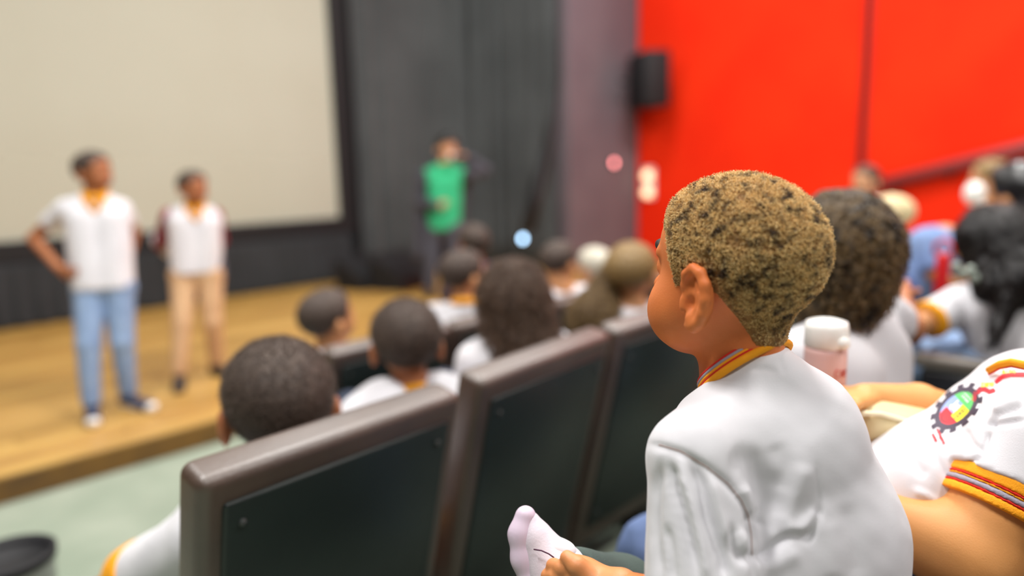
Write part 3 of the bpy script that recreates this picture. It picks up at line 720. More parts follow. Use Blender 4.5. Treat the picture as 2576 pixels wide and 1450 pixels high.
P = person('golden haired child with a white bow, far right below the handrail', sit(at(2490, 452, 4.2), deg(90), 1.05, .25, .0, hipz=.75), frame(deg(100)), 1.1, S_LIGHT, vox=.012, trousers=M_navy, hairk=dict(n=900, M=M_bl, MC=HC_BL), collar=None)
q = SDF().ell(at(2452, 487, 4.0), (.055, .055, .065)); link('hair_bow', q.mesh('hair_bow', .008), mat('white_satin', (.95, .93, .9), .3), P['root'])
person('black haired child at the right edge, behind the long black hair', sit(at(2560, 492, 2.95), deg(90), 1.0, .25, .0, hipz=.75), frame(deg(70)), 1.22, S_TAN, vox=.011, trousers=M_navy, hairk=dict(n=4000, M=mat('hair_black', '0e0d0f', .35), MC=hair_mat('black', '0b0a0c', '1a181b', '121113', .3), t=.018, low_nape=-.09), collar=None)
# girl with long straight black hair
S_g = 1.08
P = person('girl with long straight black hair and orange-cuffed white sleeve', {**sit(at(2488, 606, 2.2), deg(88), S_g, .25, .12), **dict(el=at(2312, 818, 2.15), wl=at(2255, 822, 2.4), sl=at(2418, 768, 2.20))}, frame(deg(42)), S_g, S_TAN, trousers=M_jeans, cuff=M_yellow, hair=None, collar=None, sleeve=.80, vox=.009)
M_ = P['M']; c0 = P['c']; H0 = SDF(); H0.ell(c0+M_ @ V3(0, -.018, .026), (.088, .106, .090), M_, .03)
dn = V3(0, 0, -1.0); bk = -M_[:, 1]; rt_ = M_[:, 0]
H0.cap(c0+bk*.045+rt_*-.050, c0+bk*.13+rt_*-.075+dn*.12, .055, .035, .05); H0.cap(c0+bk*.05+rt_*.035, c0+bk*.15+rt_*.05+dn*.13, .075, .055, .04); H0.cap(c0+bk*.06, c0+bk*.14+dn*.09, .085, .070, .04)
H0.cap(c0+bk*.17+rt_*-.03+dn*.12, at(2498, 860, 2.02), .036, .010, .04)
H0.fn(lambda Q, d: d-.0022*np.sin(wav(Q*[1, 1, .12], 160, 6)*4+(Q@rt_)*260)); H0.cut(c0+M_[:, 1]*.06*S_g, M_[:, 1]+.35*M_[:, 2])
HB = mat('hair_black_long', '100e10', .32, '161316', 30, .3, 200); hm = H0.mesh('hair', .005); ho = link('hair', hm, HB, P['root'])
Q, N = sample(hm, 7000, 4); r_ = np.random.default_rng(4); t = np.linspace(0, 1, 7)
dd = dn-N*(N@dn)[:, None]; dd /= np.linalg.norm(dd, axis=1)[:, None]; X = Q[:, None]+dd[:, None]*(t*.038)[None, :, None]+N[:, None]*(.0022*np.sin(t*3))[None, :, None]
curves_obj('hair_strands', X, np.linspace(.0009, .0005, 7), hair_mat('blacklong', '0c0b0d', '1d1a1c', '2a201a', .3), ho)
# hair tie with small grey beads
q = SDF(); 
for (x_, y_) in ((2405, 672), (2420, 690), (2442, 680), (2452, 700)): q.ell(at(x_, y_, 2.03), (.013, .013, .015), None, .002)
link('hair_tie', q.mesh('hair_tie', .004), mat('grey_bead', '9aa49a', .3), P['root'])

# ---- the two pupils and the presenter on the stage
def stand(px, floor=.13):
    J = dict(floor=floor, stand=True)
    for k_, v in px.items(): J[k_] = at(*v) if k_ not in ('hdl', 'hdr', 'hnl', 'hnr') else np.array(v, float)
    for q in 'lr':
        for n in 'at':
            J[n+q][2] = floor+(.085 if n == 'a' else .03)
    return J
f2 = -FH
# standing pupils face the camera side: their left is the image's right
J = stand(dict(head=(236, 432, 4.0), neck=(240, 492, 4.03), sr=(168, 527, 4.0), sl=(303, 527, 4.1), er=(83, 600, 4.05), wr=(150, 676, 3.9), el=(338, 585, 4.25), wl=(322, 655, 4.25), hr=(225, 725, 4.0), hl=(296, 722, 4.05), kr=(222, 870, 3.93), kl=(308, 862, 4.03), ar=(228, 1000, 3.93), al=(322, 985, 4.10), tr=(232, 1045, 3.78), tl=(375, 1010, 4.0)))
J['hdr'] = at(205, 694, 3.88)-at(150, 676, 3.9); J['hnr'] = -FH; J['hdl'] = at(300, 665, 4.2)-J['wl']; J['hnl'] = FH; J['curl'] = .3
BL_SH = [mat('navy_sneaker', '2b3350', .7), mat('white_rubber', 'eae8e4', .5), mat('white_rubber', 'eae8e4', .5)]
person('tall pupil in light blue jeans and white shirt, hands on hips, standing on stage', J, frame(deg(44-180+75), .05), 1.05, S_DARK if False else S_BROWN, trousers=M_jeans, collar='v', shoes=BL_SH, hem=at(250, 727, 4.0), vox=.010, sleeve=.55, hairk=dict(n=1500))
J = stand(dict(head=(486, 472, 4.55), neck=(490, 520, 4.6), sr=(428, 545, 4.58), sl=(540, 545, 4.68), er=(405, 612, 4.75), wr=(445, 650, 4.85), el=(552, 605, 4.85), wl=(530, 650, 4.90), hr=(462, 692, 4.6), hl=(528, 692, 4.65), kr=(458, 815, 4.52), kl=(536, 812, 4.62), ar=(450, 935, 4.5), al=(545, 912, 4.72), tr=(450, 975, 4.35), tl=(582, 942, 4.65)))
M_khaki = mat('khaki_cotton', 'd2ac84', .85, 'c49d76', 6, .15, 400)
KK = person('pupil in khaki trousers and maroon-sleeved jacket, hands behind back on stage', J, frame(deg(44-180+60)), 1.0, S_BROWN, trousers=M_khaki, collar='v', shoes=[mat('black_shoe', (.02, .02, .03), .4), mat('black_sole', (.015, .015, .02), .6)], hem=at(490, 688, 4.6), vox=.010, sleeve=1.6, sleeveM=mat('maroon_sleeve', '8c1836', .8, '7a142e', 7), hairk=dict(n=1500))
Jk = SDF(); 
for q, x in (('r', -1), ('l', 1)):
    s_, h_ = J['s'+q], J['h'+q]; sgn = (J['sl']-J['sr'])*(.5*x)
    Jk.cap(s_-sgn*.32+FH*.02-V3(0, 0, .03), h_+sgn*.20+FH*.01, .058, .068, .01)
ctr = (J['sl']+J['sr'])/2
Jk.cap(J['neck']+FH*.05, (J['hl']+J['hr'])/2+FH*.06, .10, .10, .04).cut((J['hl']+J['hr'])/2-V3(0, 0, .03), V3(0, 0, -1))
opn = SDF().cap(ctr-FH*.10+V3(0, 0, .1), (J['hl']+J['hr'])/2-FH*.12, .070, .085); Jk.join(opn, .01, 's')
Jk.cut(ctr+V3(0, 0, .035), V3(0, 0, 1))
link('jacket', Jk.mesh('jacket', .009), mat('grey_jacket', '5a5560', .85), KK['root'])
q = SDF().cap(J['er']+V3(0, 0, .02), J['er']*.45+J['wr']*.55, .058, .046, .01); link('cuff', q.mesh('cuff', .008), mat('white_cuff', 'd8d6de', .8), KK['root'])
# presenter
J = stand(dict(head=(1124, 372, 7.4), neck=(1120, 414, 7.45), sl=(1172, 440, 7.45), sr=(1072, 442, 7.5), el=(1222, 428, 7.5), wl=(1168, 392, 7.38), er=(1052, 510, 7.55), wr=(1100, 518, 7.3), hl=(1146, 580, 7.5), hr=(1090, 580, 7.55), kl=(1142, 660, 7.45), kr=(1085, 662, 7.5), al=(1140, 735, 7.45), ar=(1080, 738, 7.5), tl=(1150, 745, 7.3), tr=(1082, 748, 7.3)))
J['hdl'] = at(1140, 384, 7.25)-J['wl']; J['hnl'] = V3(0, 0, 1); J['hdr'] = at(1118, 512, 7.25)-J['wr']; J['hnr'] = -FH
PR = person('presenter in a green top and dark jacket raising one arm to the face on stage', J, frame(deg(44-180+30)), 1.22, S_LIGHT, shirt=mat('green_cloth', '34bb84', .8, '2bb07a', 5), trousers=M_greyp, collar=None, shoes=[M_black, M_black], hem=at(1120, 578, 7.5), vox=.013, sleeve=1.6, sleeveM=M_greyp, hairk=dict(n=900, t=.016, front=.040, M=mat('hair_black', '0e0d0f', .35), MC=hair_mat('black_p', '0b0a0c', '1a181b', '121113', .3)), body_w=.92)
Jk = SDF(); Jk.cap(at(1064, 445, 7.55), at(1058, 640, 7.6), .085, .09).cap(at(1170, 450, 7.6), at(1150, 575, 7.68), .06, .07, .01).cap(at(1110, 440, 7.72), at(1105, 640, 7.75), .12, .13, .05)
link('jacket', Jk.mesh('jacket', .012), M_greyp, PR['root'])
mc = empty('microphone', at(1134, 392, 7.18), 'small handheld microphone in the raised hand of the presenter', 'microphone')
child('handle', tube_me('h', [(0, 0, 0), tuple((at(1165, 402, 7.22)-at(1134, 392, 7.18)))], [.016, .012]), M_black, mc); child('mic_head', lathe_me('m', [(0, -.03), (.022, -.02), (.028, 0), (.022, .02), (0, .03)], 16), M_fix, mc)

# ================================================================== the boy in front (sharp in the photograph)
def fold_px(c): return [(1600+x*.4137, 850+y*.4138) for x, y in c]
S_BOY = skin('boy', 'e78449', 'df793f', sss=.10)
HB_ = frame(deg(86), .02, -.02); HK = (.99, .955, 1.0); HS = .99
hc_ = at(1846, 686, .78)
root = empty('person', at(1950, 1450, .80)*[1, 1, 0]+V3(0, 0, .25), 'boy with short golden brown curls and white shirt, seen from behind in profile', 'person')
H, T = head_sdf(hc_, HB_, HS, HK, fine=True, earz=-.020, cheek=1.20, ear_s=1.15, cran=(.086, -.013))
H_, _ = head_sdf(hc_, HB_, HS, HK, ears=False, cheek=1.20, cran=(.086, -.013))
for h_ in (H, H_):
    h_.ell(T((0, .061, -.074)), (.031, .027, .023), HB_, .02)
    for x in (-1, 1): h_.ell(T((x*.034, .050, -.050)), (.029, .030, .032), HB_, .02)
B = SDF().join(H)
nb = at(1870, 985, .785)
B.cap(T((0, -.020, -.050)), nb, .0405, .040, .014); B.cap(T((0, .002, -.055)), at(1850, 990, .79), .030, .036, .02)
HN = SDF().join(H_).cap(T((0, -.020, -.050)), nb, .0405, .040, .014)
JB = dict(sl=at(1745, 1150, .71), el=at(1765, 1560, .69), wl=at(1492, 1478, .765), sr=at(2040, 1100, .89), er=at(2020, 1500, 1.02), wr=at(1700, 1500, 1.02),
          hl=at(1900, 1780, .76), hr=at(2040, 1740, .90), kl=at(1740, 1620, 1.03), kr=at(1560, 1640, 1.12))
for q in 'lr':
    B.cap(nb-V3(0, 0, .02), JB['s'+q], .030, .034, .008); B.chain([JB['s'+q], JB['e'+q], JB['w'+q]], [.034, .031, .0225], .008)
    B.cap(at(1920, 1150, .79), JB['h'+q], .045, .07, .02)
B.cap(JB['kr']*.999, JB['kr'], .04); B.chain([JB['hl'], JB['kl']], [.06, .045]); B.chain([JB['hr'], JB['kr'], at(1500, 2100, 1.15)], [.06, .045, .03])
me = B.mesh('body', .0024, smooth=2); body = link('body', me, S_BOY, root)
face_details(root, T, HB_, HS, HK, .002)
# hand round the ankle: five separate fingers
Hd = SDF(); wl = JB['wl']
pts = lambda L: [at(*p) for p in L]
Hd.cap(at(1560, 1488, .745), wl, .0235, .0215, .01); Hd.chain(pts([(1492, 1475, .765), (1462, 1452, .772), (1445, 1440, .775)]), [.021, .020, .017], .01); Hd.cap(wl, at(1420, 1478, .785), .020, .017, .01)
Hd.chain(pts([(1478, 1448, .757), (1452, 1425, .757), (1427, 1404, .765)]), [.0125, .0100, .0080], .004)   # thumb along the ankle
for i, L in enumerate(([(1450, 1440, .770), (1412, 1430, .768), (1393, 1425, .782), (1396, 1432, .805)], [(1440, 1462, .775), (1400, 1452, .770), (1380, 1450, .784), (1384, 1458, .805)],
                       [(1432, 1482, .780), (1392, 1478, .774), (1372, 1478, .788), (1378, 1486, .808)], [(1428, 1500, .788), (1392, 1502, .780), (1376, 1504, .792), (1380, 1510, .808)])):
    Hd.chain(pts(L), [.0098, .0088, .0082, .0072], .0025)
link('hand', Hd.mesh('hand', .0018, smooth=2), mat('skin_boyhand', 'd58d58', .5, 'cb8350', 20, .05, 500, sss=.1), root)
# hair: close fitting base plus curled strands
hs = hair_shell(HN, hc_, HB_, HS, HK, t=.0030, noise=.0008, freq=330, low_nape=-.074, side=-.010, front=.056, grow=.0012)
hm = hs.mesh('hair', .0024); ho = link('hair', hm, mat('hair_boybase', '86603a', .7, 'a37c4c', 90, .6, 240, spec=.2), root)
Pq, Nq = sample(hm, 75000, 5); hh, loc = hairline(Pq, hc_, HB_, HS, HK, low_nape=-.074, side=-.010, front=.056)
spot = wav(Pq, 250, 21)+.5*wav(Pq, 430, 22); keep = (hh > RNG.uniform(-.004, .022, len(hh))*np.where(loc[:, 2] < -.02, 1.6, .7)) & (spot < .42)
Pq, Nq, hh, loc, spot = Pq[keep], Nq[keep], hh[keep], loc[keep], spot[keep]
dens = sstep(0, .03, hh); L = .0022+.0052*dens*(.35+.65*sstep(-.03, .06, loc[:, 2]))
HC_G = hair_mat('golden', '9a6c3a', 'ffe2a2', 'e0b068', .45, spots='432e1c', sscale=85)
strands('hair_curls', ho, Pq-Nq*.001, Nq, HC_G, L, n=8, curl=.0010, freq=1.3, lean=.75, rad=.00027, seed=8, lvar=.5, tip=.6)
# shirt
Sh = SDF()
Sh.cap(at(1910, 1010, .785), at(1955, 1070, .785), .050, .070, .02); Sh.cap(at(1860, 1025, .79), at(1900, 1100, .79), .050, .07, .02)
Sh.cap(at(1880, 1050, .78), at(1752, 1148, .715), .055, .048, .04); Sh.cap(at(1940, 1050, .80), JB['sr'], .060, .055, .04)
Sh.cap(at(1955, 1160, .785), at(1998, 1345, .80), .092, .106, .04); Sh.cap(at(1998, 1345, .80), at(2000, 1640, .82), .106, .112, .04)
Sh.cap(at(1850, 1160, .775), at(1880, 1400, .775), .060, .080, .04); Sh.cap(at(1880, 1400, .775), at(1900, 1640, .80), .080, .10, .04)
arm = SDF().cap(at(1752, 1160, .712), at(1768, 1480, .692), .0475, .056, .01)
Sh.join(arm, .010)
dcut = JB['el']-JB['sl']; Sh.fn(lambda Q, d: d-.0010*wav(Q*[1, 1, .6], 60, 31)-.0005*wav(Q, 140, 32))
Sh.cut(at(1900, 1700, .78), V3(0, 0, -1))
def ringpt(f_, rr=1.05, dz=.0): return at(1873+103*rr*math.cos(f_), 927.5-57.5*rr*math.cos(f_)+27*rr*math.sin(f_), .785+.046*rr*math.sin(f_))
axn = np.cross(ringpt(.1)-ringpt(PI+.1), ringpt(PI/2)-ringpt(-PI/2)); axn /= np.linalg.norm(axn); axn *= np.sign(axn @ UP); rc_ = at(1873, 927.5, .785)
Sh.cap(rc_-axn*.015, at(1905, 1020, .785), .045, .064, .02)
Sh.cap(rc_-axn*.03+.0*axn, rc_+axn*.03, .0470, .0470, .008).cut(rc_+axn*.001, axn, .002)
sm = Sh.mesh('shirt', .0026, smooth=2)
seam = fold_px([(60, 640), (140, 652), (270, 690), (420, 780), (560, 890), (640, 990), (680, 1080), (700, 1200), (705, 1330), (710, 1500)])
FO = [(fold_px([(215, 760), (240, 900), (300, 1100), (390, 1480)]), 11, -.0052), (fold_px([(330, 730), (400, 900), (440, 1100), (530, 1350), (560, 1500)]), 12, -.0058), (fold_px([(250, 760), (330, 1000), (400, 1300), (430, 1500)]), 10, .0040),
      (fold_px([(150, 760), (120, 950), (115, 1200), (150, 1500)]), 10, -.0040), (fold_px([(450, 850), (500, 1050), (560, 1250)]), 12, .0030), (fold_px([(180, 1150), (210, 1300), (230, 1500)]), 8, -.0034),
      (fold_px([(570, 720), (700, 760), (790, 900), (830, 1100)]), 26, -.0060), (fold_px([(640, 900), (690, 1000), (720, 1060)]), 14, .0050),
      (fold_px([(680, 1095), (730, 1115), (780, 1145)]), 5, -.0030), (fold_px([(1020, 760), (970, 950), (880, 1180)]), 24, .0055), (fold_px([(840, 640), (900, 800), (890, 950)]), 22, -.0035),
      (fold_px([(640, 1345), (760, 1330), (880, 1235), (950, 1195), (1040, 1215)]), 8, -.0060), (fold_px([(900, 1170), (980, 1175), (1060, 1120), (1110, 1050)]), 16, .0055), (fold_px([(1040, 1230), (1085, 1130), (1120, 1040)]), 8, -.0050),
      (fold_px([(700, 1420), (850, 1370), (1000, 1290)]), 20, .0040), (fold_px([(1100, 780), (1115, 950), (1115, 1100)]), 7, -.0018), (fold_px([(580, 1150), (600, 1280), (650, 1360)]), 8, -.0075), (fold_px([(640, 1180), (670, 1300)]), 8, .005),
      (fold_px([(1150, 1100), (1180, 1300), (1190, 1480)]), 26, .0030), (fold_px([(1280, 1000), (1330, 1250), (1350, 1480)]), 22, -.0028), (fold_px([(700, 190), (780, 185), (860, 210)]), 6, -.0016), (fold_px([(880, 130), (900, 220)]), 6, -.0012), (seam, 4.0, -.0040), ([(x+3, y+10) for x, y in seam], 7, -.0024)]
FO = [(p_, w_, a_*1.75) if i_ < 6 else (p_, w_, a_) for i_, (p_, w_, a_) in enumerate(FO)]
sculpt(sm, FO, .90, 1.2)
V_, _n = mesh_np(sm); F_ = np.array([p.vertices[:] for p in sm.polygons])
for _ in range(4): V_ = lap(V_, F_)
sm.vertices.foreach_set('co', V_.ravel()); sm.update()
so = link('shirt', sm, M_white, root)
bvh = BVHTree.FromPolygons([v.co for v in sm.vertices], [p.vertices for p in sm.polygons])
def hit(b, px, py, off=.0):
    d = Vector(FW+RT*(px-1288)/FPX-UU*(py-725)/FPX).normalized(); h = b.ray_cast(Vector(CAM), d)
    if h[0] is None: return None
    return np.array(h[0])+np.array(h[1])*off*(1 if h[1].dot(d) < 0 else -1)
def on_surface(b, poly, step=3, off=.0):
    out = []
    for i in range(len(poly)-1):
        a, c = np.array(poly[i]), np.array(poly[i+1]); n = max(1, int(np.linalg.norm(c-a)/step))
        for k in range(n):
            p = hit(b, *(a+(c-a)*k/n), off)
            if p is not None: out.append(p)
    return out
sp_ = on_surface(bvh, seam[1:-1], 4, .0002); sp_ = [p for i, p in enumerate(sp_) if i == 0 or np.linalg.norm(p-sp_[i-1]) < .01]
link('seam', tube_me('seam', sp_, .0006, 6), mat('seam_thread', 'a88f88', .9), so)
# striped rib collar
ring = [ringpt(2*PI*i/12) for i in range(12)]
def closed(pts, n=8):
    m_ = len(pts); out = []
    for i in range(m_):
        p0, p1, p2, p3 = [pts[(i+j) % m_] for j in (-1, 0, 1, 2)]
        for k in range(n):
            t = k/n; out.append(.5*((2*p1)+(-p0+p2)*t+(2*p0-5*p1+4*p2-p3)*t*t+(-p0+3*p1-3*p2+p3)*t**3))
    return out+[out[0]]
cr = closed(ring); ctr = sum(ring)/len(ring)
Mor = mat('orange_rib', 'fda50a', .8, bump=.25, bscale=700); Mrd = mat('red_rib', 'd8200f', .8, bump=.2, bscale=700); Mgy = mat('grey_rib', '9f98a6', .8, bump=.2, bscale=700)
cb_ = None
for nm, M__, o_, ins, r_ in (('collar_band', Mor, -.0015, .0, .0042), ('collar_band', Mrd, .0033, .0009, .0016), ('collar_band', Mor, .0056, .0018, .0019), ('collar_band', Mgy, .0086, .0030, .0021), ('collar_band', Mrd, .0114, .0042, .0016)):
    P_ = [p+axn*o_-(p-ctr)/np.linalg.norm(p-ctr)*(ins-.001) for p in cr]
    o = link(nm, tube_me(nm, P_, r_, 10), M__, so)
# trouser legs, shoe with thick pale sole
M_gp = mat('green_grey_cotton', '45554f', .85, '3b4a46', 12, .2, 500)
Lg = SDF(); Lg.chain([JB['hl'], JB['kl'], at(1560, 1500, .90), at(1452, 1466, .835)], [.085, .060, .047, .040], .02); Lg.chain([JB['hr'], JB['kr'], at(1500, 2100, 1.15)], [.085, .062, .05], .02)
Lg.cut(at(1428, 1450, .83), at(1428, 1450, .83)-at(1500, 1475, .86)); Lg.fn(lambda Q, d: d-.0012*wav(Q, 90, 7))
link('trousers', Lg.mesh('trousers', .0045), M_gp, root)
M_shoe = mat('lilac_leather', 'd9cfd8', .5, 'cfc4d0', 30, .08, 400); M_sole = mat('lilac_rubber', 'dccbdc', .45, 'd3c0d4', 10)
Z = SDF().chain(pts([(1334, 1312, .850), (1352, 1358, .845), (1382, 1412, .840), (1410, 1462, .835), (1400, 1540, .835)]), [.0115, .018, .026, .032, .034], .012)
Z.cap(at(1410, 1440, .836), at(1450, 1455, .834), .030, .029, .012)
sh = link('shoe', Z.mesh('shoe', .0022), M_shoe, root)
Z = SDF().chain(pts([(1322, 1300, .850), (1311, 1345, .846), (1320, 1405, .842), (1345, 1470, .838), (1372, 1560, .836)]), [.0125, .0145, .0155, .0165, .017], .008)
Z.chain(pts([(1322, 1302, .862), (1313, 1345, .866), (1326, 1405, .868), (1350, 1470, .866), (1376, 1560, .862)]), [.010, .012, .013, .014, .015], .01)
link('sole', Z.mesh('sole', .0022), M_sole, sh)
link('tongue', SDF().chain(pts([(1372, 1386, .836), (1400, 1384, .834), (1425, 1392, .832)]), [.010, .011, .012]).mesh('tongue', .002), mat('white_lining', 'e4e2ea', .7), sh)
link('stitch_line', tube_me('s', pts([(1343, 1383, .815), (1362, 1386, .808), (1380, 1394, .803), (1394, 1404, .800)]), .0008, 6), mat('plum_thread', '4a1f3c', .7), sh)

# ================================================================== reclining neighbour with the gear emblem
GD = 1.05
root = empty('person', at(2350, 1450, .966)*[1, 1, 0]+V3(0, 0, .25), 'reclining person whose white shirt carries a round gear emblem and striped sleeve cuffs', 'person')
S_G = skin('neighbour', 'd99a5c', 'd09154', sss=.1)
G = dict(neck=at(2790, 925, .966), sl=at(2590, 1110, .8924), el=at(2440, 1400, .8786), wl=at(2130, 1272, .9384), sr=at(2610, 995, 1.104), er=at(2440, 1060, 1.1408), wr=at(2175, 1000, 1.0672), hip=at(2230, 1280, 1.012))
gh = at(3000, 720, .9752); HG = frame(deg(100), .15); H, T = head_sdf(gh, HG, 1.0)
B = SDF().join(H); B.cap(T((0, -.02208, -.046)), G['neck'], .04416, .04784, .0184)
B.cap(G['neck'], G['sl'], .0414, .04416, .0276).cap(G['neck'], G['sr'], .0414, .0414, .0276).cap(at(2540, 1100, .9844), at(2250, 1290, 1.012), .069, .0736, .0276)
B.chain([G['sl'], G['el']], [.0552, .05152], .0092); B.chain([G['el'], at(2360, 1365, .897), G['wl']], [.05014, .046, .0276], .0184)
B.chain([G['sr'], G['er'], at(2310, 1016, 1.104), G['wr']], [.03864, .03312, .03036, .02116], .0092)
hand_sdf(B, G['wr'], at(2110, 1005, 1.0304)-G['wr'], V3(0, 0, 1), .95, .8, 1); hand_sdf(B, G['wl'], at(2060, 1270, .966)-G['wl'], V3(0, 0, 1), .95, .5, -1)
B.chain([at(2200, 1330, .966), at(1900, 1330, 1.196), at(1700, 1750, 1.426)], [.0644, .046, .0322], .0184); B.chain([at(2240, 1300, 1.104), at(1650, 1385, 1.2696), at(1480, 1640, 1.4904)], [.0644, .046, .0322], .0184)
link('body', B.mesh('body', .00414, smooth=2), S_G, root)
Sh = SDF(); Sh.cap(at(2362, 1208, .9844), at(2548, 1096, .9844), .07912, .08464, .0276).cap(at(2240, 1270, .9936), at(2362, 1208, .9844), .08096, .08004, .0276).cap(at(2548, 1096, .9844), at(2650, 1020, .9844), .0828, .06624, .0368).cap(at(2300, 1215, .9568), at(2440, 1180, .9476), .046, .0552, .0276)
Sh.cap(at(2580, 985, .9752), G['sl'], .0506, .06624, .0276); Sh.cap(at(2580, 985, .9936), G['sr'], .0506, .05152, .0276)
A = SDF().cap(G['sl'], G['el'], .06808, .06532); dA = G['el']-G['sl']; A.cut(G['sl']+dA*.40, dA); Sh.join(A, .00552)
A = SDF().cap(G['sr'], G['er'], .04968, .04784); d2 = G['er']-G['sr']; A.cut(G['sr']+d2*.55, d2); Sh.join(A, .0092)
Sh.fn(lambda Q, d: d-.0011*wav(Q, 70, 41)); sm = Sh.mesh('shirt', .00313, smooth=2)
c6 = lambda L: [(1976+x/2.4167, 850+y/2.4167) for x, y in L]
sculpt(sm, [(c6([(1240, 560), (1215, 650), (1190, 720), (1100, 770)]), 7, -.0060), (c6([(1230, 530), (1300, 520), (1450, 500)]), 7, -.0060), (c6([(1215, 480), (1240, 400), (1300, 330), (1450, 280)]), 9, -.0055), (c6([(1260, 450), (1330, 400), (1450, 370)]), 10, .0045),
            (c6([(1235, 540), (1290, 470), (1450, 420)]), 7, -.0045), (c6([(1160, 380), (1190, 430), (1200, 520)]), 8, -.0030), (c6([(870, 480), (870, 620), (920, 740), (1010, 900)]), 9, -.0035), (c6([(1090, 560), (1130, 640), (1180, 690)]), 9, -.0030),
            (c6([(700, 700), (780, 760), (860, 850)]), 14, -.0030), (c6([(780, 930), (860, 960), (930, 1000)]), 10, .004), (c6([(1100, 700), (1000, 720)]), 12, .002), (c6([(1150, 800), (1280, 840), (1450, 960)]), 10, .003)])
so = link('shirt', sm, M_white, root); bv = BVHTree.FromPolygons([v.co for v in sm.vertices], [p.vertices for p in sm.polygons])
Mred2 = Mrd
t0 = .385
for w_, M__, gr in ((.085, Mor, 0), (.018, Mrd, .0004), (.016, Mor, 0), (.040, Mgy, 0), (.018, Mrd, .0004), (.060, Mor, 0)):
    A = SDF().cap(G['sl'], G['el'], .06486+gr, .06118+gr); A.cut(G['sl']+dA*(t0+w_), dA, .00046).cut(G['sl']+dA*t0, -dA, .00046); A.lo = np.minimum(G['sl'], G['el'])-.0736; A.hi = np.maximum(G['sl'], G['el'])+.0736
    link('cuff_band', A.mesh('cuff_band', .00221), M__, so); t0 += w_
# orange collar
cpts = [at(2488, 932, .9568), at(2515, 917, .9338), at(2545, 911, .9154), at(2580, 918, .9016), at(2630, 945, .8924), at(2690, 960, .92)]
link('collar', tube_me('collar', cpts, .00506, 10), Mor, so); link('collar_band', tube_me('collar_band', [p-V3(0, 0, .00552) for p in cpts], .00184, 8), Mrd, so)
# printed emblem and lettering, laid on the cloth
def draw(name, fn, x0, y0, x1, y1, mats, b, parent, step=1.6, off=.0007):
    nx, ny = int((x1-x0)/step), int((y1-y0)/step); G_ = {}; Vv = []; Ff = []; Mi = []
    def vid(i, j):
        if (i, j) not in G_:
            p = hit(b, x0+i*step, y0+j*step, off); G_[(i, j)] = None if p is None else len(Vv)
            if p is not None: Vv.append(p)
        return G_[(i, j)]
    for i in range(nx):
        for j in range(ny):
            m_ = fn(x0+(i+.5)*step, y0+(j+.5)*step)
            if m_ is None: continue
            q = [vid(i, j), vid(i, j+1), vid(i+1, j+1), vid(i+1, j)]
            if None in q: continue
            if max(np.linalg.norm(Vv[q[0]]-Vv[q[k]]) for k in (1, 2, 3)) > .02: continue
            Ff.append(q); Mi.append(m_)
    if not Ff: return
    me = from_np(name, Vv, Ff)
    for M__ in mats: me.materials.append(M__)
    me.polygons.foreach_set('material_index', Mi); return link(name, me, None, parent)
PR_ = [mat('print_plum', '43394a', .7), mat('print_green', '5fbf6a', .7), mat('print_yellow', 'f2de30', .7), mat('print_red', 'e02a34', .7), mat('print_blue', '8fa4d8', .7), mat('print_white', 'eceef2', .7), mat('print_bright_yellow', 'f6ee3a', .7), mat('print_dark', '2a2030', .7)]
EA = np.array([45, -42.]); EB = np.array([24, 25.5]); EC = np.array([2407, 1028.]); EI = np.linalg.inv(np.stack([EA, EB], 1))
def emblem(x, y):
    u, v = EI @ (np.array([x, y])-EC); r = math.hypot(u, v); th = math.atan2(v, u)
    if r > 1.30: return None
    if r > 1.08: return 0 if (th % (2*PI/12)) < (2*PI/12)*.5 else None
    if r > .84: return 0
    if abs(u) < .16 and abs(v+.05) < .17 or (abs(u-.02) < .26 and abs(v+.30) < .05) or (abs(u+.10) < .05 and -.45 < v < -.02): return 5
    if u > .30: return 5 if (abs(v+.05) < .38 and (abs(u-.52) < .045 or abs(u-.66) < .03) and math.sin(v*38) > -.2) else 1
    if v > .12 and u > -.38:
        for cu, cv in ((.10, .46), (-.20, .46)):
            q = math.hypot(u-cu, v-cv)
            if q < .05: return 7
            if .11 < q < .15: return 0
        return 2
    if u < -.26 and v > -.55: return 7 if abs(math.hypot(u+.55, v*.7+.02)-.22) < .03 and u < -.55 else 3
    return 4
draw('gear_emblem', emblem, 2335, 960, 2480, 1100, PR_, bv, so, 1.3)
def near(polys, wd, mi):
    return lambda x, y: mi if min(seg_dist(np.array([x]), np.array([y]), p)[0][0] for p in polys) < wd else None
draw('red_ribbon_print', near([[(2451, 1006), (2454, 992), (2468, 981), (2479, 981), (2490, 987), (2499, 984)], [(2508, 961), (2522, 949), (2542, 944), (2576, 944), (2620, 946)]], 5.5, 0), 2440, 930, 2630, 1020, [mat('print_red', 'e02a34', .7)], bv, so, 1.6)
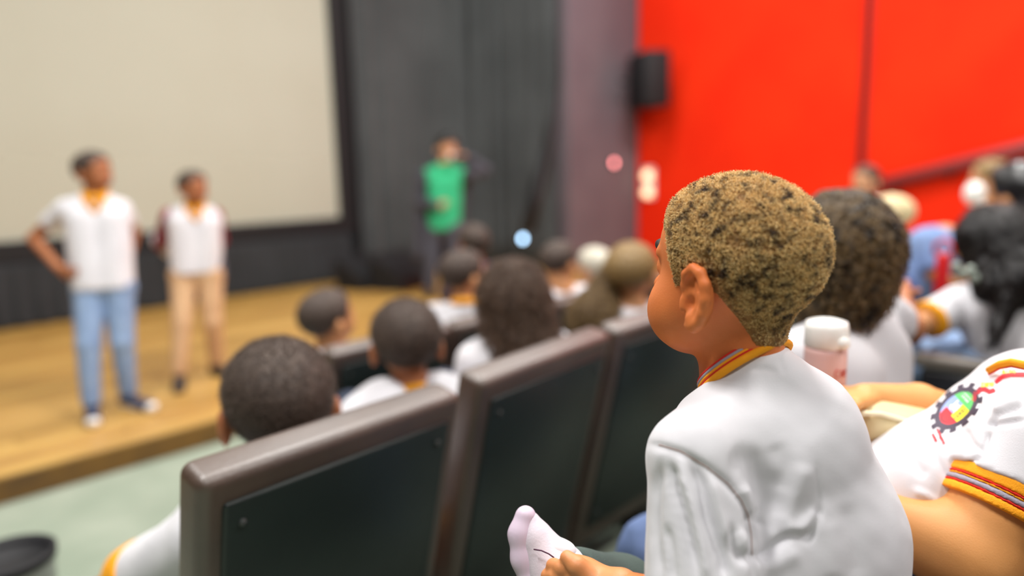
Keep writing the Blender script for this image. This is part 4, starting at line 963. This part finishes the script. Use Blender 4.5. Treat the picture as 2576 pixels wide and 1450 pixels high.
def glyphs(x0, y0, dx, dy, pats, sx, sy):
    out = []; ux = np.array([dx, dy]); ux = ux/np.hypot(dx, dy); uy = np.array([-ux[1], ux[0]])
    G5 = {'o': [[(0, .2), (.3, 0), (.7, 0), (1, .3), (1, .7), (.7, 1), (.3, 1), (0, .8), (0, .2)]], 'C': [[(1, .1), (.4, -.2), (0, .3), (0, .7), (.4, 1.1), (1, .9)]], 'a': [[(.1, .2), (.6, 0), (1, .3), (1, 1)], [(1, .6), (.3, .5), (.1, .8), (.5, 1), (1, .8)]], 'n': [[(0, 1), (0, 0)], [(0, .2), (.5, 0), (1, .3), (1, 1)]], 'i': [[(.5, 0), (.5, 1)]], 'g': [[(1, .1), (.4, 0), (0, .4), (.4, .9), (1, .7)], [(1, 0), (1, 1.1), (.5, 1.4), (.1, 1.2)]], 'e': [[(0, .5), (1, .5), (.8, .1), (.3, 0), (0, .5), (.3, 1), (1, .9)]]}
    x = 0
    for ch in pats:
        for pl_ in G5[ch]: out.append([tuple(np.array([x0, y0])+ux*(x+p[0]*sx)+uy*(p[1]*sy)) for p in pl_])
        x += sx*1.45
    return out
draw('yellow_lettering', near(glyphs(2470, 966, 37, -3, 'Cano', 5.5, 8), 1.5, 0), 2460, 950, 2520, 985, [PR_[6]], bv, so, .9)
draw('yellow_lettering', near(glyphs(2522, 933, 37, 0, 'eino', 6, 7), 1.4, 0), 2515, 925, 2575, 950, [PR_[6]], bv, so, .9)
draw('red_lettering', near(glyphs(2346, 1092, 12, 26, 'oina', 4, 4), 1.3, 0)if False else near(glyphs(2349, 1093, 12, 25, 'oano', 3.6, 4), 1.2, 0), 2335, 1085, 2370, 1125, [PR_[3]], bv, so, .9)
draw('red_lettering', near(glyphs(2360, 1080, 20, 44, 'oinegano', 3.6, 4), 1.2, 0), 2345, 1075, 2390, 1135, [PR_[3]], bv, so, .9)
J_ = SDF(); J_.chain([at(2180, 1400, .966), at(1900, 1330, 1.196), at(1700, 1750, 1.426)], [.0782, .06256, .0506], .0184); J_.chain([at(2240, 1300, 1.104), at(1650, 1385, 1.2696), at(1480, 1640, 1.4904)], [.0782, .06072, .0506], .0184)
J_.fn(lambda Q, d: d-.00368*wav(Q, 60, 9)); link('trousers', J_.mesh('trousers', .00552), mat('denim_blue', '6a7fae', .85, '56698f', 14, .2, 400), root)
ghr = hair_shell(H, gh, HG, 1.0, (1, 1, 1), t=.01288, low_nape=-.0736); link('hair', ghr.mesh('hair', .00552), HS_DARK, root)

# cream padded pouch under the neighbour's hand
e = empty('cream_pouch', at(2240, 1070, 1.0304), 'cream padded pouch with piped seam under the hand beyond the boy', 'bag')
inv = np.array(e.location)
q = SDF().cap(at(2180, 1066, 1.0396), at(2320, 1096, 1.0488), .03036, .03312).cap(at(2190, 1046, 1.0672), at(2320, 1075, 1.0764), .02392, .02392, .0276); pm_ = q.mesh('pouch_body', .00368); pm_.transform(Matrix.Translation(-Vector(inv)))
child('pouch_body', pm_, mat('cream_leather', 'd8c69a', .45, 'cdb98a', 20, .1, 150), e)
child('piping', tube_me('p', [at(x, y, d)-inv for x, y, d in ((2148, 1056, 1.010), (2172, 1040, 1.005), (2215, 1042, 1.010), (2260, 1054, 1.015), (2315, 1072, 1.022))], .00368), mat('cream_piping', 'eadfbd', .5), e)

# water bottle
e = empty('water_bottle', at(2068, 1062, 1.13), 'pink water bottle with white lid held upright behind the back of the boy', 'bottle')
e.scale = (.92, .92, .92)
M_pink = mat('pink_plastic', 'd9b3ae', .35, 'd3aaa6', 6)
child('bottle_body', lathe_me('b', [(0, -.03), (.030, -.03), (.033, -.024), (.034, 0), (.034, .125), (.033, .135)], 40), M_pink, e)
child('lid', lathe_me('l', [(.0335, .135), (.0350, .137), (.0350, .166), (.0325, .176), (.020, .180), (0, .180)], 40), mat('white_plastic', 'eeeeea', .3), e)
vdir = -FW.copy(); vdir[2] = 0; vdir /= np.linalg.norm(vdir); sd = np.array([-vdir[1], vdir[0], 0])
child('button', lathe_me('k', [(0, .006), (.009, .005), (.011, 0), (.011, -.006)], 20, tuple(vdir*.034+sd*.014+V3(0, 0, .146)), Vector(vdir).to_track_quat('Z', 'Y').to_matrix()), mat('white_plastic', 'eeeeea', .3), e)
vv = []; ff = []
def wrap(polys, wd, z0):
    for pl_ in polys:
        P3 = []
        for x, y in pl_:
            a = x/.034; n_ = vdir*math.cos(a)+sd*math.sin(a); P3.append(n_*.0346+V3(0, 0, z0-y))
        yield tube_me('t', P3, wd, 6)
for z0, word, sc_ in ((.100, 'Cae', .009), (.072, 'aoe', .009)):
    for pl_ in wrap(glyphs(.002, 0, 1, 0, word, sc_*.7, sc_*1.2), .0011, z0): child('red_lettering', pl_, mat('bottle_red', 'c4584e', .5), e)

# ================================================================== dark curly haired child next along the row
SCl = 1.10; ch = at(2104, 628, 1.5)
P = person('child with a dark mop of tight curls in a white shirt, leaning forward', {**sit(ch, deg(78), SCl, .25, .05, side=.07), **dict(sl=at(2030, 900, 1.42), sr=at(2205, 800, 1.60), er=at(2285, 830, 1.70), wr=at(2262, 745, 1.82), kl=at(1850, 1190, 1.72), al=at(1830, 1480, 1.85), tl=at(1790, 1470, 1.95), kr=at(2010, 1110, 1.85), ar=at(1990, 1400, 1.98), tr=at(1950, 1390, 2.08))}, frame(deg(48)), SCl, S_BROWN, trousers=M_jeans, hair=None, collar=None, vox=.007, sleeve=.45, body_w=.9)
M_ = P['M']; c0 = P['c']; H0 = SDF()
H0.ell(c0+M_ @ V3(0, -.022, .024), (.088, .104, .092), M_); H0.cap(at(2120, 700, 1.46), at(2105, 740, 1.46), .070, .055, .04)
H0.fn(lambda Q, d: d-.006*wav(Q, 130, 14)-.003*wav(Q, 300, 15)); H0.cut(c0+M_[:, 1]*.05, M_[:, 1]+.2*M_[:, 2])
hm = H0.mesh('hair', .0045); ho = link('hair', hm, mat('hair_curlbase', '17100c', .7, '2a1f17', 60, .5, 200), P['root'])
Q, N = sample(hm, 16000, 6); curlm = hair_mat('curls', '0b0806', '8a7048', '120c08', .32, spots='060404', sscale=36)
strands('hair_curls', ho, Q[:9000], N[:9000], curlm, .036, n=22, curl=.0052, freq=2.6, lean=.35, rad=.0013, seed=9, droop=(0, 0, -.8))

# clear plastic bin with a black rim, at the aisle
e = empty('waste_bin', (.33, 2.29, 0), 'clear plastic bin lined in black standing on the green floor by the aisle', 'bin')
bp = at(18, 1400, 1.98)
e.location = (bp[0], bp[1], 0); zt = bp[2]
child('bin_body', lathe_me('b', [(0, .004), (.085, .004), (.092, .01), (.112, zt-.005), (.115, zt), (.109, zt-.004), (.086, .02), (0, .02)], 48), mat('clear_plastic', (.80, .84, .82), .15, trans=.75), e)
child('black_liner', lathe_me('l', [(.116, zt-.02), (.118, zt+.004), (.110, zt+.008), (.100, zt-.02), (.07, .05), (0, .04)], 48), M_black, e)
